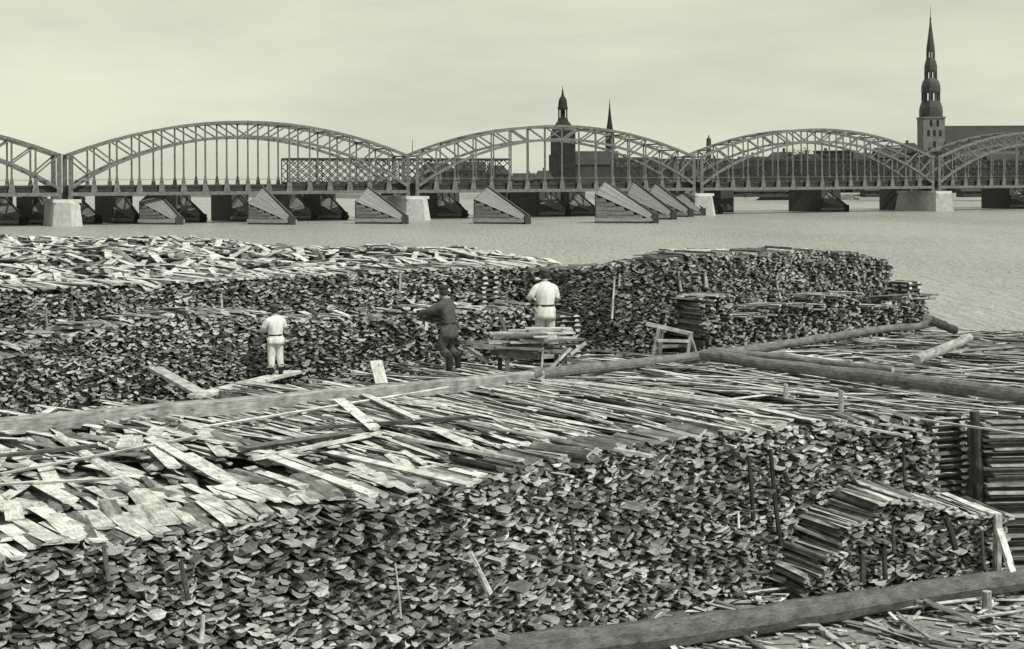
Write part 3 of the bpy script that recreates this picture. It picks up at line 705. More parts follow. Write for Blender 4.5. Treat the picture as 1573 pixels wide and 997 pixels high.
# ------------------------------------------------------------------ people
def skin_mesh(name, joints, edges, mat, parent, root, sub=2):
    keys = list(joints); me = bpy.data.meshes.new(name)
    me.from_pydata([joints[k][0] for k in keys], [(keys.index(a), keys.index(b)) for a, b in edges], [])
    ob = bpy.data.objects.new(name + '_tmp', me); C.objects.link(ob)
    md = ob.modifiers.new('s', 'SKIN'); 
    for i, k in enumerate(keys):
        r = joints[k][1]; me.skin_vertices[0].data[i].radius = (r, r) if not hasattr(r, '__len__') else r
        me.skin_vertices[0].data[i].use_root = (k == root)
    md.use_smooth_shade = True; sb = ob.modifiers.new('d', 'SUBSURF'); sb.levels = sub; sb.render_levels = sub
    dg = bpy.context.evaluated_depsgraph_get(); m2 = bpy.data.meshes.new_from_object(ob.evaluated_get(dg))
    bpy.data.objects.remove(ob); m2.name = name; m2.materials.clear(); m2.materials.append(mat)
    m2.polygons.foreach_set('use_smooth', [True] * len(m2.polygons))
    o = bpy.data.objects.new(name, m2); C.objects.link(o); o.parent = parent
    return o
def loft(name, rings, mat, parent, n=20, fold=0., seed=1, caps=True):
    """rings: (cx, cy, z, rx, ry)"""
    rng = random.Random(seed); ph = [rng.uniform(0, 6.28) for _ in range(3)]; mb = MB(); vs = []; fs = []
    for (cx, cy, z, rx, ry) in rings:
        for k in range(n):
            a_ = 2 * math.pi * k / n; f = 1 + fold * (math.sin(5 * a_ + ph[0] + z * 9) + .7 * math.sin(8 * a_ + ph[1] - z * 14) + .5 * math.sin(3 * a_ + z * 22))
            vs.append((cx + rx * f * math.cos(a_), cy + ry * f * math.sin(a_), z))
    for i in range(len(rings) - 1):
        for k in range(n): a_, b_ = i * n + k, i * n + (k + 1) % n; fs.append((a_, b_, b_ + n, a_ + n))
    if caps: fs.append(tuple(reversed(range(n)))); fs.append(tuple(range((len(rings) - 1) * n, len(rings) * n)))
    mb.poly(vs, fs); me_o = mb.build(name, mat, None, smooth=True); me_o.parent = parent
    return me_o
def limb(name, pts, radii, mat, parent, n=12):
    P = []; Rr = []
    for i in range(len(pts) - 1):
        for k in range(4): t = k / 4; P.append(Vector(pts[i]).lerp(Vector(pts[i + 1]), t)); Rr.append(radii[i] * (1 - t) + radii[i + 1] * t)
    P.append(Vector(pts[-1])); Rr.append(radii[-1])
    mb = MB(); mb.tube(P, Rr, n, .3, .3, .08, random.Random(len(name) + int(pts[0][0] * 100))); o = mb.build(name, mat, None, smooth=True); o.parent = parent
    return o
def person(loc, rotz, height, label, pose, top, legs, headgear, big_head=1.):
    root = thing('person', loc, label, 'person'); root.rotation_euler = (0, 0, rotz); k = height / 1.72
    root.scale = (k, k, k)
    hx, hy = pose.get('head', (0, .02)); lean = pose.get('lean', 0.)
    J = {'pelvis': ((0, 0, .93), .11), 'waist': ((0, lean * .3, 1.08), .105), 'chest': ((0, lean * .7, 1.28), .125), 'neck0': ((0, lean, 1.43), .06), 'neck': ((hx * .5, lean + hy * .4, 1.49), .048),
         'head0': ((hx, lean + hy, 1.555), .07 * big_head), 'head1': ((hx, lean + hy + .005, 1.63), .084 * big_head), 'head2': ((hx, lean + hy, 1.69), .055 * big_head),
         'nose': ((hx, lean + hy + .105 * big_head, 1.595), .014)}
    E_ = [('pelvis', 'waist'), ('waist', 'chest'), ('chest', 'neck0'), ('neck0', 'neck'), ('neck', 'head0'), ('head0', 'head1'), ('head1', 'head2'), ('head0', 'nose')]
    for sd_, sx in (('l', -1), ('r', 1)):
        kn, an, toe = pose['leg_' + sd_]; el, wr = pose['arm_' + sd_]
        sh = (sx * .165, lean * .95, 1.365)
        J['ear' + sd_] = ((hx + sx * .088 * big_head, lean + hy, 1.61), .014); E_.append(('head1', 'ear' + sd_))
        J['hip' + sd_] = ((sx * .09, 0, .88), .09); J['kn' + sd_] = (kn, .06); J['an' + sd_] = (an, .042); J['toe' + sd_] = (toe, .035)
        E_ += [('pelvis', 'hip' + sd_), ('hip' + sd_, 'kn' + sd_), ('kn' + sd_, 'an' + sd_), ('an' + sd_, 'toe' + sd_)]
        J['sh' + sd_] = (sh, .06); J['el' + sd_] = (el, .042); J['wr' + sd_] = (wr, .028)
        d = (Vector(wr) - Vector(el)).normalized(); side_ = d.cross(Vector((0, 0, 1))); side_ = (side_ if side_.length > .1 else Vector((1, 0, 0))).normalized()
        pm = Vector(wr) + d * .06; J['pm' + sd_] = (tuple(pm), (.038, .02)); E_ += [('chest', 'sh' + sd_), ('sh' + sd_, 'el' + sd_), ('el' + sd_, 'wr' + sd_), ('wr' + sd_, 'pm' + sd_)]
        for q, (of, ln) in enumerate(((-.03, .068), (-.01, .08), (.01, .074), (.03, .058))):
            b0 = pm + d * .02 + side_ * of; b1 = b0 + d * ln * .55; b2 = b1 + d * ln * .35 - Vector((0, 0, ln * .35))
            J['f%d%s' % (q, sd_)] = (tuple(b1), .0095); J['g%d%s' % (q, sd_)] = (tuple(b2), .0085); E_ += [('pm' + sd_, 'f%d%s' % (q, sd_)), ('f%d%s' % (q, sd_), 'g%d%s' % (q, sd_))]
        t0 = Vector(wr) + d * .035 - side_ * .045; J['th' + sd_] = (tuple(t0 + d * .03), .0105); E_.append(('wr' + sd_, 'th' + sd_))
        # clothing of this side
        limb('sleeve', [Vector(sh) + Vector((-sx * .06, 0, .03)), Vector(sh) + Vector((sx * .015, 0, -.03)), el, Vector(wr) - d * .02], [.06, .085, .07, .05], top, root)
        limb('trouser_leg', [(sx * .09, 0, .92), kn, Vector(an) + Vector((0, 0, pose.get('boot', .10)))], [.125, .095, .075], legs, root)
        foot = Vector(toe) - Vector(an); ft = Vector((foot.x, foot.y, 0)).normalized()
        limb('boot', [Vector(an) + Vector((0, 0, pose.get('boot', .10) + .08)), Vector(an) + Vector((0, 0, -.015)), Vector((an[0], an[1], max(.045, an[2] - .05))) + ft * .07, Vector((an[0], an[1], max(.038, an[2] - .06))) + ft * .19], [.068, .058, .05, .036], LEATHER, root)
    skin_mesh('body', J, E_, SKIN, root, 'pelvis')
    sk = pose.get('skirt', .74)
    loft('shirt', [(0, .0, sk, .215, .165), (0, 0, sk + .08, .212, .16), (0, 0, .92, .195, .148), (0, lean * .15, .99, .175, .128), (0, lean * .3, 1.06, .182, .132), (0, lean * .5, 1.17, .20, .142), (0, lean * .75, 1.29, .215, .145), (0, lean * .9, 1.385, .20, .125), (0, lean * .97, 1.44, .13, .095), (0, lean, 1.475, .07, .072)], top, root, 28, .034, len(label))
    loft('belt', [(0, lean * .15, .975, .183, .136), (0, lean * .2, 1.015, .183, .136)], LEATHER, root, 24)
    loft('hair', [(hx, lean + hy - .018, 1.53, .062 * big_head, .055 * big_head), (hx, lean + hy - .02, 1.57, .086 * big_head, .082 * big_head), (hx, lean + hy - .015, 1.63, .094 * big_head, .094 * big_head), (hx, lean + hy - .01, 1.69, .082 * big_head, .085 * big_head), (hx, lean + hy, 1.722, .045 * big_head, .05 * big_head)], HAIR, root, 18, .03, 3)
    if headgear:
        cap = loft('cap', [(hx, lean + hy, 1.645, .098 * big_head, .102 * big_head), (hx, lean + hy, 1.675, .104 * big_head, .108 * big_head), (hx, lean + hy - .005, 1.71, .118 * big_head, .12 * big_head), (hx, lean + hy, 1.735, .10 * big_head, .10 * big_head), (hx, lean + hy, 1.745, .04, .04)], headgear, root, 18, .015, 5)
        pk = loft('cap_peak', [(hx, lean + hy + .10, 1.645, .075, .06), (hx, lean + hy + .105, 1.66, .07, .055)], LEATHER, root, 14)
        pk.parent = cap
    return root
stand = {'leg_l': ((-.11, .03, .49), (-.12, -.02, .09), (-.15, .16, .035)), 'leg_r': ((.10, .03, .49), (.12, -.03, .09), (.15, .15, .035))}
p1 = dict(stand, arm_l=((-.30, .10, 1.16), (-.22, .34, 1.10)), arm_r=((.27, .08, 1.15), (.16, .34, 1.12)), head=(-.01, .05), lean=.05, skirt=.76)
bp = pl0.lerp(pl1, .81)
person(D(424, 576, 28.9), math.radians(28), 1.40, 'youth in white belted shirt and pale trousers standing on the springboard', p1, LINEN, LINEN, DARKCLOTH, 1.12)
p2 = dict(arm_l=((-.30, .26, 1.24), (-.24, .56, 1.14)), arm_r=((.22, .26, 1.20), (-.02, .54, 1.12)), head=(-.02, .05), lean=.07, skirt=.70, boot=.26,
          leg_l=((-.13, .10, .49), (-.17, -.10, .10), (-.22, .08, .04)), leg_r=((.10, .06, .48), (.14, -.12, .09), (.18, .06, .035)))
dark_man = person(W(690, 574, G + .03), math.radians(62), 1.74, 'man in dark clothes with his arms stretched out towards the far stack', p2, DARKCLOTH, DARKCLOTH, HAIR)
p3 = dict(stand, arm_l=((-.32, .02, 1.15), (-.24, .26, 1.24)), arm_r=((.255, .10, 1.13), (.12, .32, 1.06)), head=(.0, .06), lean=.05, skirt=.72)
person(Vector(((837 - CX) / F * 30.6, 30.6, 5.5)), math.radians(6), 1.80, 'man in white shirt and grey trousers, his back turned, behind the hand barrow', p3, LINEN, PALE, DARKCLOTH)
plank_thing(Vector((.3, 30.4, 5.47)), Vector((1.2, 30.9, 5.47)), .7, .05, .3, 'wide board under the feet of the man behind the hand barrow')
for i in range(3):    # what the dark-clad man holds
    plank_thing(D(645, 478 + i * 6, 29.1 + .05 * i), D(684, 486 + i * 5, 28.2 + .05 * i), .16, .05, .05 + .03 * i, 'dark slab carried in the arms of the dark-clad man', 'carried_slab', 'slab', 'slabs carried by the dark-clad man')

# ------------------------------------------------------------------ the arched railway bridge
SP = 80.06; BP0 = Vector((-96.3, 308.6, 0)); BD = Vector((72.563, 33.82, 0)).normalized(); BN = Vector((-BD.y, BD.x, 0))
def BR(t, q, z): return BP0 + BD * (t * SP) + BN * q + Vector((0, 0, z))
bridge = thing('railway_bridge', BP0, 'steel railway bridge of trussed arches on pale stone piers across the river', 'bridge')
WD = 9.4; NPN = 16
def bar_part(name, mat, parent, a, b, w, h, tone=.3): return part(name, mat, parent, lambda mb: mb.bar(a, b, w, h, tone=tone))
def zu(f): return 15.3 + 7.6 * 4 * f * (1 - f)
def zl(f): return 8.0 + 11.6 * (4 * f * (1 - f)) ** .93
for sp in range(-1, 4):
    t0, t1 = sp + .0152, sp + 1 - .0152
    def T(f): return t0 + (t1 - t0) * f
    deck = part('arch_span', DECK, bridge, lambda mb: (mb.bar(BR(t0, WD / 2, 7.9), BR(t1, WD / 2, 7.9), WD - 1.4, 1.6, tone=.05)))  # recessed panel, its shade painted in by the darker steel tone
    for q in (0, WD):
        bar_part('bottom_flange', STEEL, deck, BR(t0 - .004, q, 6.8), BR(t1 + .004, q, 6.8), .9, .75)
        uc = MB(); lc = MB()
        for i in range(NPN):
            f0, f1 = i / NPN, (i + 1) / NPN
            uc.bar(BR(T(f0), q, zu(f0)), BR(T(f1), q, zu(f1)), .7, .62)
            lc.bar(BR(T(f0), q, zl(f0)), BR(T(f1), q, zl(f1)), .7, .58)
        uc.build('upper_chord', STEEL, deck); lc.build('lower_chord', STEEL, deck)
        for i in range(1, NPN):
            f = i / NPN
            def hanger(mb):
                mb.bar(BR(T(f), q, 7.1), BR(T(f), q, zu(f)), .34, .34)
                p = BR(T(f), q, 7.18); g = .75
                mb.poly([p - BD * g - BN * .2, p + BD * g - BN * .2, p + BD * g + BN * .2, p - BD * g + BN * .2] + [p + Vector((0, 0, 3.4)) + BD * a_ * .2 + BN * b_ * .19 for a_, b_ in ((-1, -1), (1, -1), (1, 1), (-1, 1))],
                        [(0, 1, 5, 4), (1, 2, 6, 5), (2, 3, 7, 6), (3, 0, 4, 7)])
            part('hanger', STEEL, deck, hanger)
        for i in range(NPN):
            f0, f1 = i / NPN, (i + 1) / NPN
            if i < NPN // 2: a_, b_ = BR(T(f0), q, zu(f0)), BR(T(f1), q, zl(f1))
            else: a_, b_ = BR(T(f0), q, zl(f0)), BR(T(f1), q, zu(f1))
            bar_part('diagonal', STEEL, deck, a_, b_, .3, .34)
        for f in (0, 1): bar_part('end_post', STEEL, deck, BR(T(f), q, 6.3), BR(T(f), q, 15.6), .85, .8)
        # handrail
        bar_part('handrail', STEEL, deck, BR(t0, q - .6, 9.9), BR(t1, q - .6, 9.9), .08, .1)
    for i in range(NPN + 1):
        f = i / NPN
        bar_part('cross_strut', STEEL, deck, BR(T(f), 0, zu(f)), BR(T(f), WD, zu(f)), .3, .35)
        if i < NPN:
            f1 = (i + 1) / NPN
            bar_part('wind_brace', STEEL, deck, BR(T(f), 0 if i % 2 else WD, zu(f)), BR(T(f1), WD if i % 2 else 0, zu(f1)), .18, .2)
UPS = Vector((.42, -.907, 0))
for k_ in range(0, 4):
    c = BR(k_, WD / 2, 0)
    def pier(mb):
        # battered stone shaft with a pointed cutwater towards the camera
        for (z0, z1, e0, e1) in ((-2, 5.0, 1.28, 1.0),):
            lo_ = []; hi_ = []
            for z_, e, ring in ((z0, e0, lo_), (z1, e1, hi_)):
                for a_, q in ((-2.6, -7.5), (0.3, -10.5), (2.6, -7.5), (2.6, 8.5), (-2.6, 8.5)):
                    ring.append(c + BD * (a_ * e) + BN * (q * (1 + (e - 1) * .5)) + Vector((0, 0, z_)))
            n = 5; mb.poly(lo_ + hi_, [tuple(reversed(range(n))), tuple(range(n, 2 * n))] + [(i, (i + 1) % n, (i + 1) % n + n, i + n) for i in range(n)])
    pr = part('pier', STONE, bridge, pier)
    def pcap(mb):
        mb.hexa([c + BD * (a_ * 2.9) + BN * (q) + Vector((0, 0, z_)) for z_ in (5.003, 5.7) for a_, q in ((-1, -8), (1, -8), (1, 8.8), (-1, 8.8))])
    part('pier_cap', STONE, pr, pcap)
    part('bearing', STEEL, pr, lambda mb: [mb.bar(c + BD * a_ + BN * (q - WD / 2) + Vector((0, 0, 5.7)), c + BD * a_ + BN * (q - WD / 2) + Vector((0, 0, 6.42)), .9, .9) for a_ in (-1.2, 1.2) for q in (0, WD)])
p = BR(1, 0, 15.6); part('signal_mast', STEEL, bridge, lambda mb: mb.tube([BR(1, 0, 15.3), BR(1, 0, 19.2)], [.14, .08], 6))

# ------------------------------------------------------------------ the older lattice bridge behind
def line_at(px, q):                     # where the sight line through column px crosses the line parallel to the bridge, q metres behind it
    u = (px - CX) / F; P = BP0 + BN * q
    s_ = (u * P.y - P.x) / (BD.x - u * BD.y); return P + BD * s_
LQ = 27.
lat = thing('lattice_bridge', line_at(437, LQ), 'older dark lattice girder bridge standing behind the arches', 'bridge')
def lattice(x0, x1, zt=14.9, zb=9.0):
    a = line_at(x0, LQ); b = line_at(x1, LQ); L = (b - a).length; n = max(4, int(L / 2.2)); d = (b - a) / L
    sp_ = part('lattice_span', DECK, lat, lambda mb: (mb.bar(a + Vector((0, 0, 8.2)), b + Vector((0, 0, 8.2)), 5.5, 1.3)))
    for q in (0, 5.):
        off = BN * (q - 2.5)
        bar_part('top_chord', DECK, sp_, a + off + Vector((0, 0, zt)), b + off + Vector((0, 0, zt)), .6, .6)
        bar_part('bottom_chord', DECK, sp_, a + off + Vector((0, 0, zb)), b + off + Vector((0, 0, zb)), .6, .6)
        mbw = MB()
        for i in range(-2, n):
            for s_ in (0, 1):
                u0, u1 = i * L / n, (i + 3) * L / n
                c0_, c1_ = max(0, u0), min(L, u1); z_at = lambda u: (zb + (zt - zb) * (u - u0) / (u1 - u0))
                za, zc = z_at(c0_), z_at(c1_)
                if s_: za, zc = zt + zb - za, zt + zb - zc
                if c1_ - c0_ > .3: mbw.bar(a + d * c0_ + off + Vector((0, 0, za)), a + d * c1_ + off + Vector((0, 0, zc)), .14, .2)
        mbw.build('lattice_web', DECK, sp_)
        for i in range(0, n + 1, 4): bar_part('web_post', DECK, sp_, a + d * (i * L / n) + off + Vector((0, 0, zb)), a + d * (i * L / n) + off + Vector((0, 0, zt)), .25, .25)
for x0, x1 in ((437, 606), (608, 779), (945, 1104), (1106, 1268), (1270, 1430), (1432, 1600)): lattice(x0, x1)
for x in (437, 607, 779, 945, 1105, 1269, 1431, 1598):
    c = line_at(x, LQ)
    part('lattice_pier', TIMBER, lat, lambda mb: mb.hexa([c + BD * (a_ * 2.2) + BN * q + Vector((0, 0, z_)) for z_ in (-1.5, 7.5) for a_, q in ((-1, -4), (1, -4), (1, 5), (-1, 5))], .07))

# ------------------------------------------------------------------ timber ice-breakers and trestle piers
NOSE = Vector((.80, -.60, 0)).normalized(); LATI = Vector((NOSE.y * -1, NOSE.x, 0))
def icebreaker(name, base, L, wid, hr, he, tone, label, group, block=None, seed=1):
    rng = random.Random(seed); base = Vector(base); L *= rng.uniform(.84, .93); hr *= rng.uniform(.95, 1.04); he *= rng.uniform(.95, 1.08); ta = rng.uniform(-.12, .12)
    NOSE = Vector((.80 * math.cos(ta) + .6 * math.sin(ta), .8 * math.sin(ta) - .60 * math.cos(ta), 0)); LATI = Vector((-NOSE.y, NOSE.x, 0)); r = thing(name, base, label, 'ice breaker' if not block else 'pier', group)
    def Q(a_, b_, z_): return base + NOSE * a_ + LATI * b_ + Vector((0, 0, z_))
    hw = wid / 2
    for sgn in (-1, 1):                                    # planked slopes, plank beside plank down from the ridge
        mb = MB(); n = 11
        for i in range(n):
            g0, g1 = i / n + .006, (i + 1) / n - .006
            def S(f, g):                                   # f along the ridge, g from ridge to eave
                rg_ = Q(f * L, 0, hr * (1 - f) + 1.7 * f); ev = Q(f * L * .93, sgn * (hw * (1 - f) + 1.1 * f), he * (1 - f) + .95 * f)
                return rg_.lerp(ev, g)
            nrm_ = (S(.9, 0) - S(0, 0)).cross(S(0, 1) - S(0, 0)).normalized() * -sgn
            if nrm_.z < 0: nrm_ = -nrm_
            j = rng.uniform(0, .06); th = .14
            lo_ = [S(0, g0), S(1, g0), S(1, g1), S(0, g1)]
            t = tone * rng.uniform(.9, 1.1); sd_ = rng.random() * 40
            gc = [(sd_, i, 0), (sd_ + L, i, 0), (sd_ + L, i + .9, 0), (sd_, i + .9, 0)] * 2
            mb.hexa([p + nrm_ * (j - th) for p in lo_] + [p + nrm_ * j for p in lo_], t, gc)
        mb.build('planking', TIMBER, r)
        def wall(mb):
            n = 7
            for i in range(n):
                z0, z1 = he * i / n, he * (i + 1) / n - .04
                f0 = max(0, min(.98, (he - z1) / (he - .95))); a1 = f0 * L * .93
                b1 = sgn * (hw * (1 - f0) + 1.1 * f0)
                fe = .98; ae = min(L * .93, a1 + .01)
                mb.poly([Q(0, sgn * hw, z0 - (1.5 if i == 0 else 0)), Q(a1 + .3, b1, z0 - (1.5 if i == 0 else 0)), Q(a1, b1, z1), Q(0, sgn * hw, z1),
                         Q(0, sgn * (hw - .3), z0), Q(a1 + .3, b1 - sgn * .3, z0), Q(a1, b1 - sgn * .3, z1), Q(0, sgn * (hw - .3), z1)],
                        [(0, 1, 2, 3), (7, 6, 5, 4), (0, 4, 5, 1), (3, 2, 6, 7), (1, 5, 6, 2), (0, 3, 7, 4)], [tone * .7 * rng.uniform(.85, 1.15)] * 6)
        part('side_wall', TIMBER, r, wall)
        part('wale', TIMBER, r, lambda mb: mb.bar(Q(-.2, sgn * (hw + .1), .75), Q(L * .98, sgn * 1.2, .75), .45, .7, tone=tone * 1.35))
    part('ridge_beam', TIMBER, r, lambda mb: mb.bar(Q(-.15, 0, hr + .1), Q(L * 1.02, 0, 1.7), .45, .45, tone=tone * .35))
    part('nose_post', TIMBER, r, lambda mb: mb.bar(Q(L * 1.0, 0, -1.5), Q(L * .99, 0, 1.9), 1.8, 1.3, tone=tone * .25))
    def back(mb):
        mb.poly([Q(-.1, -hw, -1.5), Q(-.1, hw, -1.5), Q(-.1, hw, he), Q(-.1, 0, hr), Q(-.1, -hw, he), Q(.2, -hw, -1.5), Q(.2, hw, -1.5), Q(.2, hw, he), Q(.2, 0, hr), Q(.2, -hw, he)],
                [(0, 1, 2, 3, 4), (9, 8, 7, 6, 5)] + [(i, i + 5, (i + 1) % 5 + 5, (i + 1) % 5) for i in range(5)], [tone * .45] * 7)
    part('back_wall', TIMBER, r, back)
    if block:
        bl, bw_, bh = block
        part('pier_block', TIMBER, r, lambda mb: mb.hexa([Q(a_, b_ * bw_ / 2, z_) for z_ in (-1.5, bh) for a_, b_ in ((-.25 - bl, -1), (-.25, -1), (-.25, 1), (-.25 - bl, 1))], .10))
        part('cap_beam', TIMBER, r, lambda mb: mb.bar(Q(-bl / 2, -bw_ / 2 - .5, bh + .25), Q(-bl / 2, bw_ / 2 + .5, bh + .25), .6, .5, tone=.05))
    return r
def water_at(px, py): return W(px, py, 0.)
for x, y, L, wd, hr, he, s_ in ((228, 345, 11.0, 7.0, 8.1, 4.4, 1), (398, 345, 11.0, 7.2, 8.3, 4.4, 2), (562, 344, 12.5, 7.6, 8.5, 4.6, 3), (749, 344, 13.5, 8.0, 8.8, 4.9, 4), (932, 343, 13.5, 8.4, 9.4, 5.6, 5)):
    icebreaker('ice_breaker', water_at(x, y) + Vector((0, 5, 0)), L, wd * 1.12, hr * .94, he * 1.08, .30, {228: 'first planked ice breaker past the pale pier at the half-seen arch', 398: 'middle one of the three planked ice breakers before the widest arch', 562: 'planked ice breaker close beside the pale pier in mid river', 749: 'lone planked ice breaker before the arch with the domed tower', 932: 'largest planked ice breaker, first of the slanting row by the stone pier'}[x], 'planked ice breakers', None, s_)
for x, y, s_ in ((976, 337, 6), (1010, 333, 7), (1026, 331, 8), (1052, 328.5, 9)):
    icebreaker('ice_breaker', water_at(x, y) + Vector((0, 4, 0)), 12.5, 6.6, 8.8, 5.2, .26, 'planked ice breaker in the slanting row between the largest one and the stone pier', 'ice breakers in a slanting row', None, s_)
for i, (x, q, b_) in enumerate(((8, 16, (7, 4.5, 6.3)), (62, 16, (6, 4, 6.2)), (122, 18, (6, 4, 6.2)), (190, 16, (8, 5, 6.4)), (283, 16, (8, 5, 6.4)), (370, 16, (8, 5, 6.4)), (456, 16, (8, 5, 6.4)), (505, 16, (8, 5, 6.4)), (690, 15, (10, 8, 6.6)), (846, 15, (10, 9, 6.6)), (888, 17, (10, 8, 6.6)), (1272, 15, (10, 9, 6.6)), (1404, 16, (9, 8, 6.6)), (1560, 15, (9, 8, 6.6)))):
    icebreaker('timber_pier', line_at(x, q), 6.5, b_[1] + .6, 6.0, 3.2, .19, 'dark timber pier with a sloping nose behind ' + ('the half-seen arch' if x < 100 else 'the widest arch' if x < 640 else 'the arch with the domed tower' if x < 1070 else 'the middle of the third arch' if x < 1300 else 'the last stone pier' if x < 1500 else 'the last arch'), 'dark timber piers behind the bridge', b_, 20 + i)

# ------------------------------------------------------------------ the far bank and the town
part_mb = MB()
bank = [(-2500, 1900), (-900, 1500), (-330, 1050), (-60, 760), (140, 640), (420, 560), (900, 520), (3000, 500), (6000, 2500), (0, 7000), (-6000, 4000)]
n = len(bank)
part_mb.poly([(x, y, -1) for x, y in bank] + [(x + (0 if i > 7 else -4), y + (0 if i > 7 else 6), 2.4) for i, (x, y) in enumerate(bank)], [tuple(range(n, 2 * n))] + [(i, (i + 1) % n, (i + 1) % n + n, i + n) for i in range(n)])
part_mb.build('far_bank', mat_noise('bank_earth', .20, .34, .05, 6, .95), kind='structure')
R6 = random.Random(9)
def house(px0, px1, ytop, Y, label, roof='hip', depth=16., nwin=3, floors=3, mat=CITY, chimneys=1, group='town buildings beyond the bridge'):
    u0, u1 = (px0 - CX) / F, (px1 - CX) / F; x0, x1 = u0 * Y, u1 * Y; zt = H + uv((px0 + px1) / 2, ytop)[1] * Y
    z0 = 2.4; hgt = zt - z0; rf = min(hgt * .4, 5.5) if roof != 'flat' else .6; zw = zt - rf
    r = thing('town_building', ((x0 + x1) / 2, Y, z0), label, 'building', group)
    wl = part('wall', mat, r, lambda mb: mb.box((x0, Y, z0 - 1), (x1, Y + depth, zw)))
    def rfn(mb):
        e = .5; a, b, c, d = (x0 - e, Y - e, zw + .003), (x1 + e, Y - e, zw + .003), (x1 + e, Y + depth + e, zw + .003), (x0 - e, Y + depth + e, zw + .003); ym = Y + depth / 2
        if roof == 'flat': mb.box((x0 - e, Y - e, zw + .003), (x1 + e, Y + depth + e, zt)); return
        k = (x1 - x0) * .22 if roof == 'hip' else (-.3 if roof == 'gable' else 0)
        mb.poly([a, b, c, d, (x0 + k, ym, zt), (x1 - k, ym, zt)], [(3, 2, 1, 0), (0, 1, 5, 4), (2, 3, 4, 5), (1, 2, 5), (3, 0, 4)])
    ro = part('roof', CITYR, r, rfn)
    for i in range(chimneys):
        cx_ = x0 + (x1 - x0) * R6.uniform(.2, .8); part('chimney', mat, ro, lambda mb: mb.box((cx_ - .6, Y + depth / 2 - .6, zt - 1.5), (cx_ + .6, Y + depth / 2 + .6, zt + R6.uniform(1.2, 2.2))))
    for fl in range(floors):
        for i in range(nwin):
            cx_ = x0 + (x1 - x0) * (i + .5) / nwin; cz = z0 + (zw - z0) * (fl + .55) / floors; hw_ = min(.8, (x1 - x0) / nwin * .28); hh = min(1.1, (zw - z0) / floors * .3)
            part('window', GLASS, wl, lambda mb: mb.box((cx_ - hw_, Y - .05, cz - hh), (cx_ + hw_, Y + .2, cz + hh)))
    return r
B_ = 'town building'
specs = [(640, 700, 250, 900, 'hip', 'low wide warehouse behind the lattice girders by the middle pier'), (700, 745, 248, 860, 'gable', 'gabled warehouse hidden behind the lattice girders'), (744, 782, 254, 880, 'hip', 'low hipped house at the end of the lattice girder'),
         (788, 822, 266, 900, 'gable', 'low house seen through the open middle of the second arch'), (820, 850, 262, 860, 'hip', 'low house beside the domed church tower'),
         (948, 1012, 241, 760, 'gable', 'gabled house just right of the needle spire'), (1010, 1050, 245, 780, 'hip', 'hipped house behind the right end of the second arch'), (1048, 1082, 246, 760, 'gable', 'gabled house behind the third stone pier'),
         (1080, 1140, 243, 740, 'hip', 'hipped house behind the left end of the third arch'), (1138, 1182, 240, 760, 'gable', 'tall gabled house behind the third arch'), (1180, 1232, 233, 740, 'hip', 'broad hipped block behind the middle of the third arch'), (1230, 1262, 236, 720, 'gable', 'narrow gabled house behind the third arch'),
         (1260, 1312, 231, 740, 'flat', 'flat-roofed dark warehouse behind the third arch'), (1310, 1352, 234, 730, 'hip', 'hipped house behind the right part of the third arch'), (1350, 1392, 226, 740, 'gable', 'tall gabled house left of the great spire'), (1390, 1418, 219, 760, 'hip', 'dark hipped house at the foot of the great spire'),
         (1416, 1470, 232, 700, 'flat', 'dark flat-roofed block in front of the great church'), (1468, 1525, 240, 690, 'hip', 'long hipped house below the great nave'), (1522, 1600, 236, 690, 'gable', 'wide gabled house below the great nave')]
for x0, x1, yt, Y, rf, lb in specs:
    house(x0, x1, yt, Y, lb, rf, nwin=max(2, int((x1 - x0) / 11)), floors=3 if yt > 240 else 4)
# quay sheds low on the bank
for i, (x0, x1, yt, Y) in enumerate(((1120, 1240, 291, 640), (1330, 1400, 289, 620), (1480, 1573, 290, 600))):
    house(x0, x1, yt, Y, ['long low quay shed under the third arch', 'low quay shed beside the last stone pier', 'low quay shed beyond the last stone pier'][i], 'gable', 10, 6, 1, CITY, 0, 'quay sheds')

# churches
def oct_r(px): return px
def church_tower(pxc, Y, label, name='church_tower'):
    x = (pxc - CX) / F * Y; return thing(name, (x, Y, 2.4), label, 'church'), x
def zpx(px, py, Y): return H + uv(px, py)[1] * Y
def stages(root, x, Y, pxc, prof, mat, name='spire_stage', n=8):
    pr = [(zpx(pxc, y, Y), w / 2 * Y / F) for y, w in prof]
    return part(name, mat, root, lambda mb: mb.lathe((x, Y, 0), pr, n, math.pi / 8))
def gallery(root, x, Y, pxc, y0, y1, w, mat):
    z0, z1 = zpx(pxc, y0, Y), zpx(pxc, y1, Y); r = w / 2 * Y / F
    for k in range(8):
        an = math.pi / 8 + k * math.pi / 4; c = Vector((x + r * .88 * math.cos(an), Y + r * .88 * math.sin(an), 0))
        part('gallery_column', mat, root, lambda mb: mb.bar(c + Vector((0, 0, z0 - .2)), c + Vector((0, 0, z1 + .2)), r * .26, r * .26, tone=.05))
    part('gallery_core', mat, root, lambda mb: mb.lathe((x, Y, 0), [(z0 - .2, r * .22), (z1 + .2, r * .22)], 8))
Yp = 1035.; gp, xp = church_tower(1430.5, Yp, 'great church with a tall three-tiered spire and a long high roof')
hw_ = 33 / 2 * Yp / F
tw = part('tower', TOWER, gp, lambda mb: mb.box((xp - hw_, Yp - hw_, 2), (xp + hw_, Yp + hw_, zpx(1430, 181, Yp))))
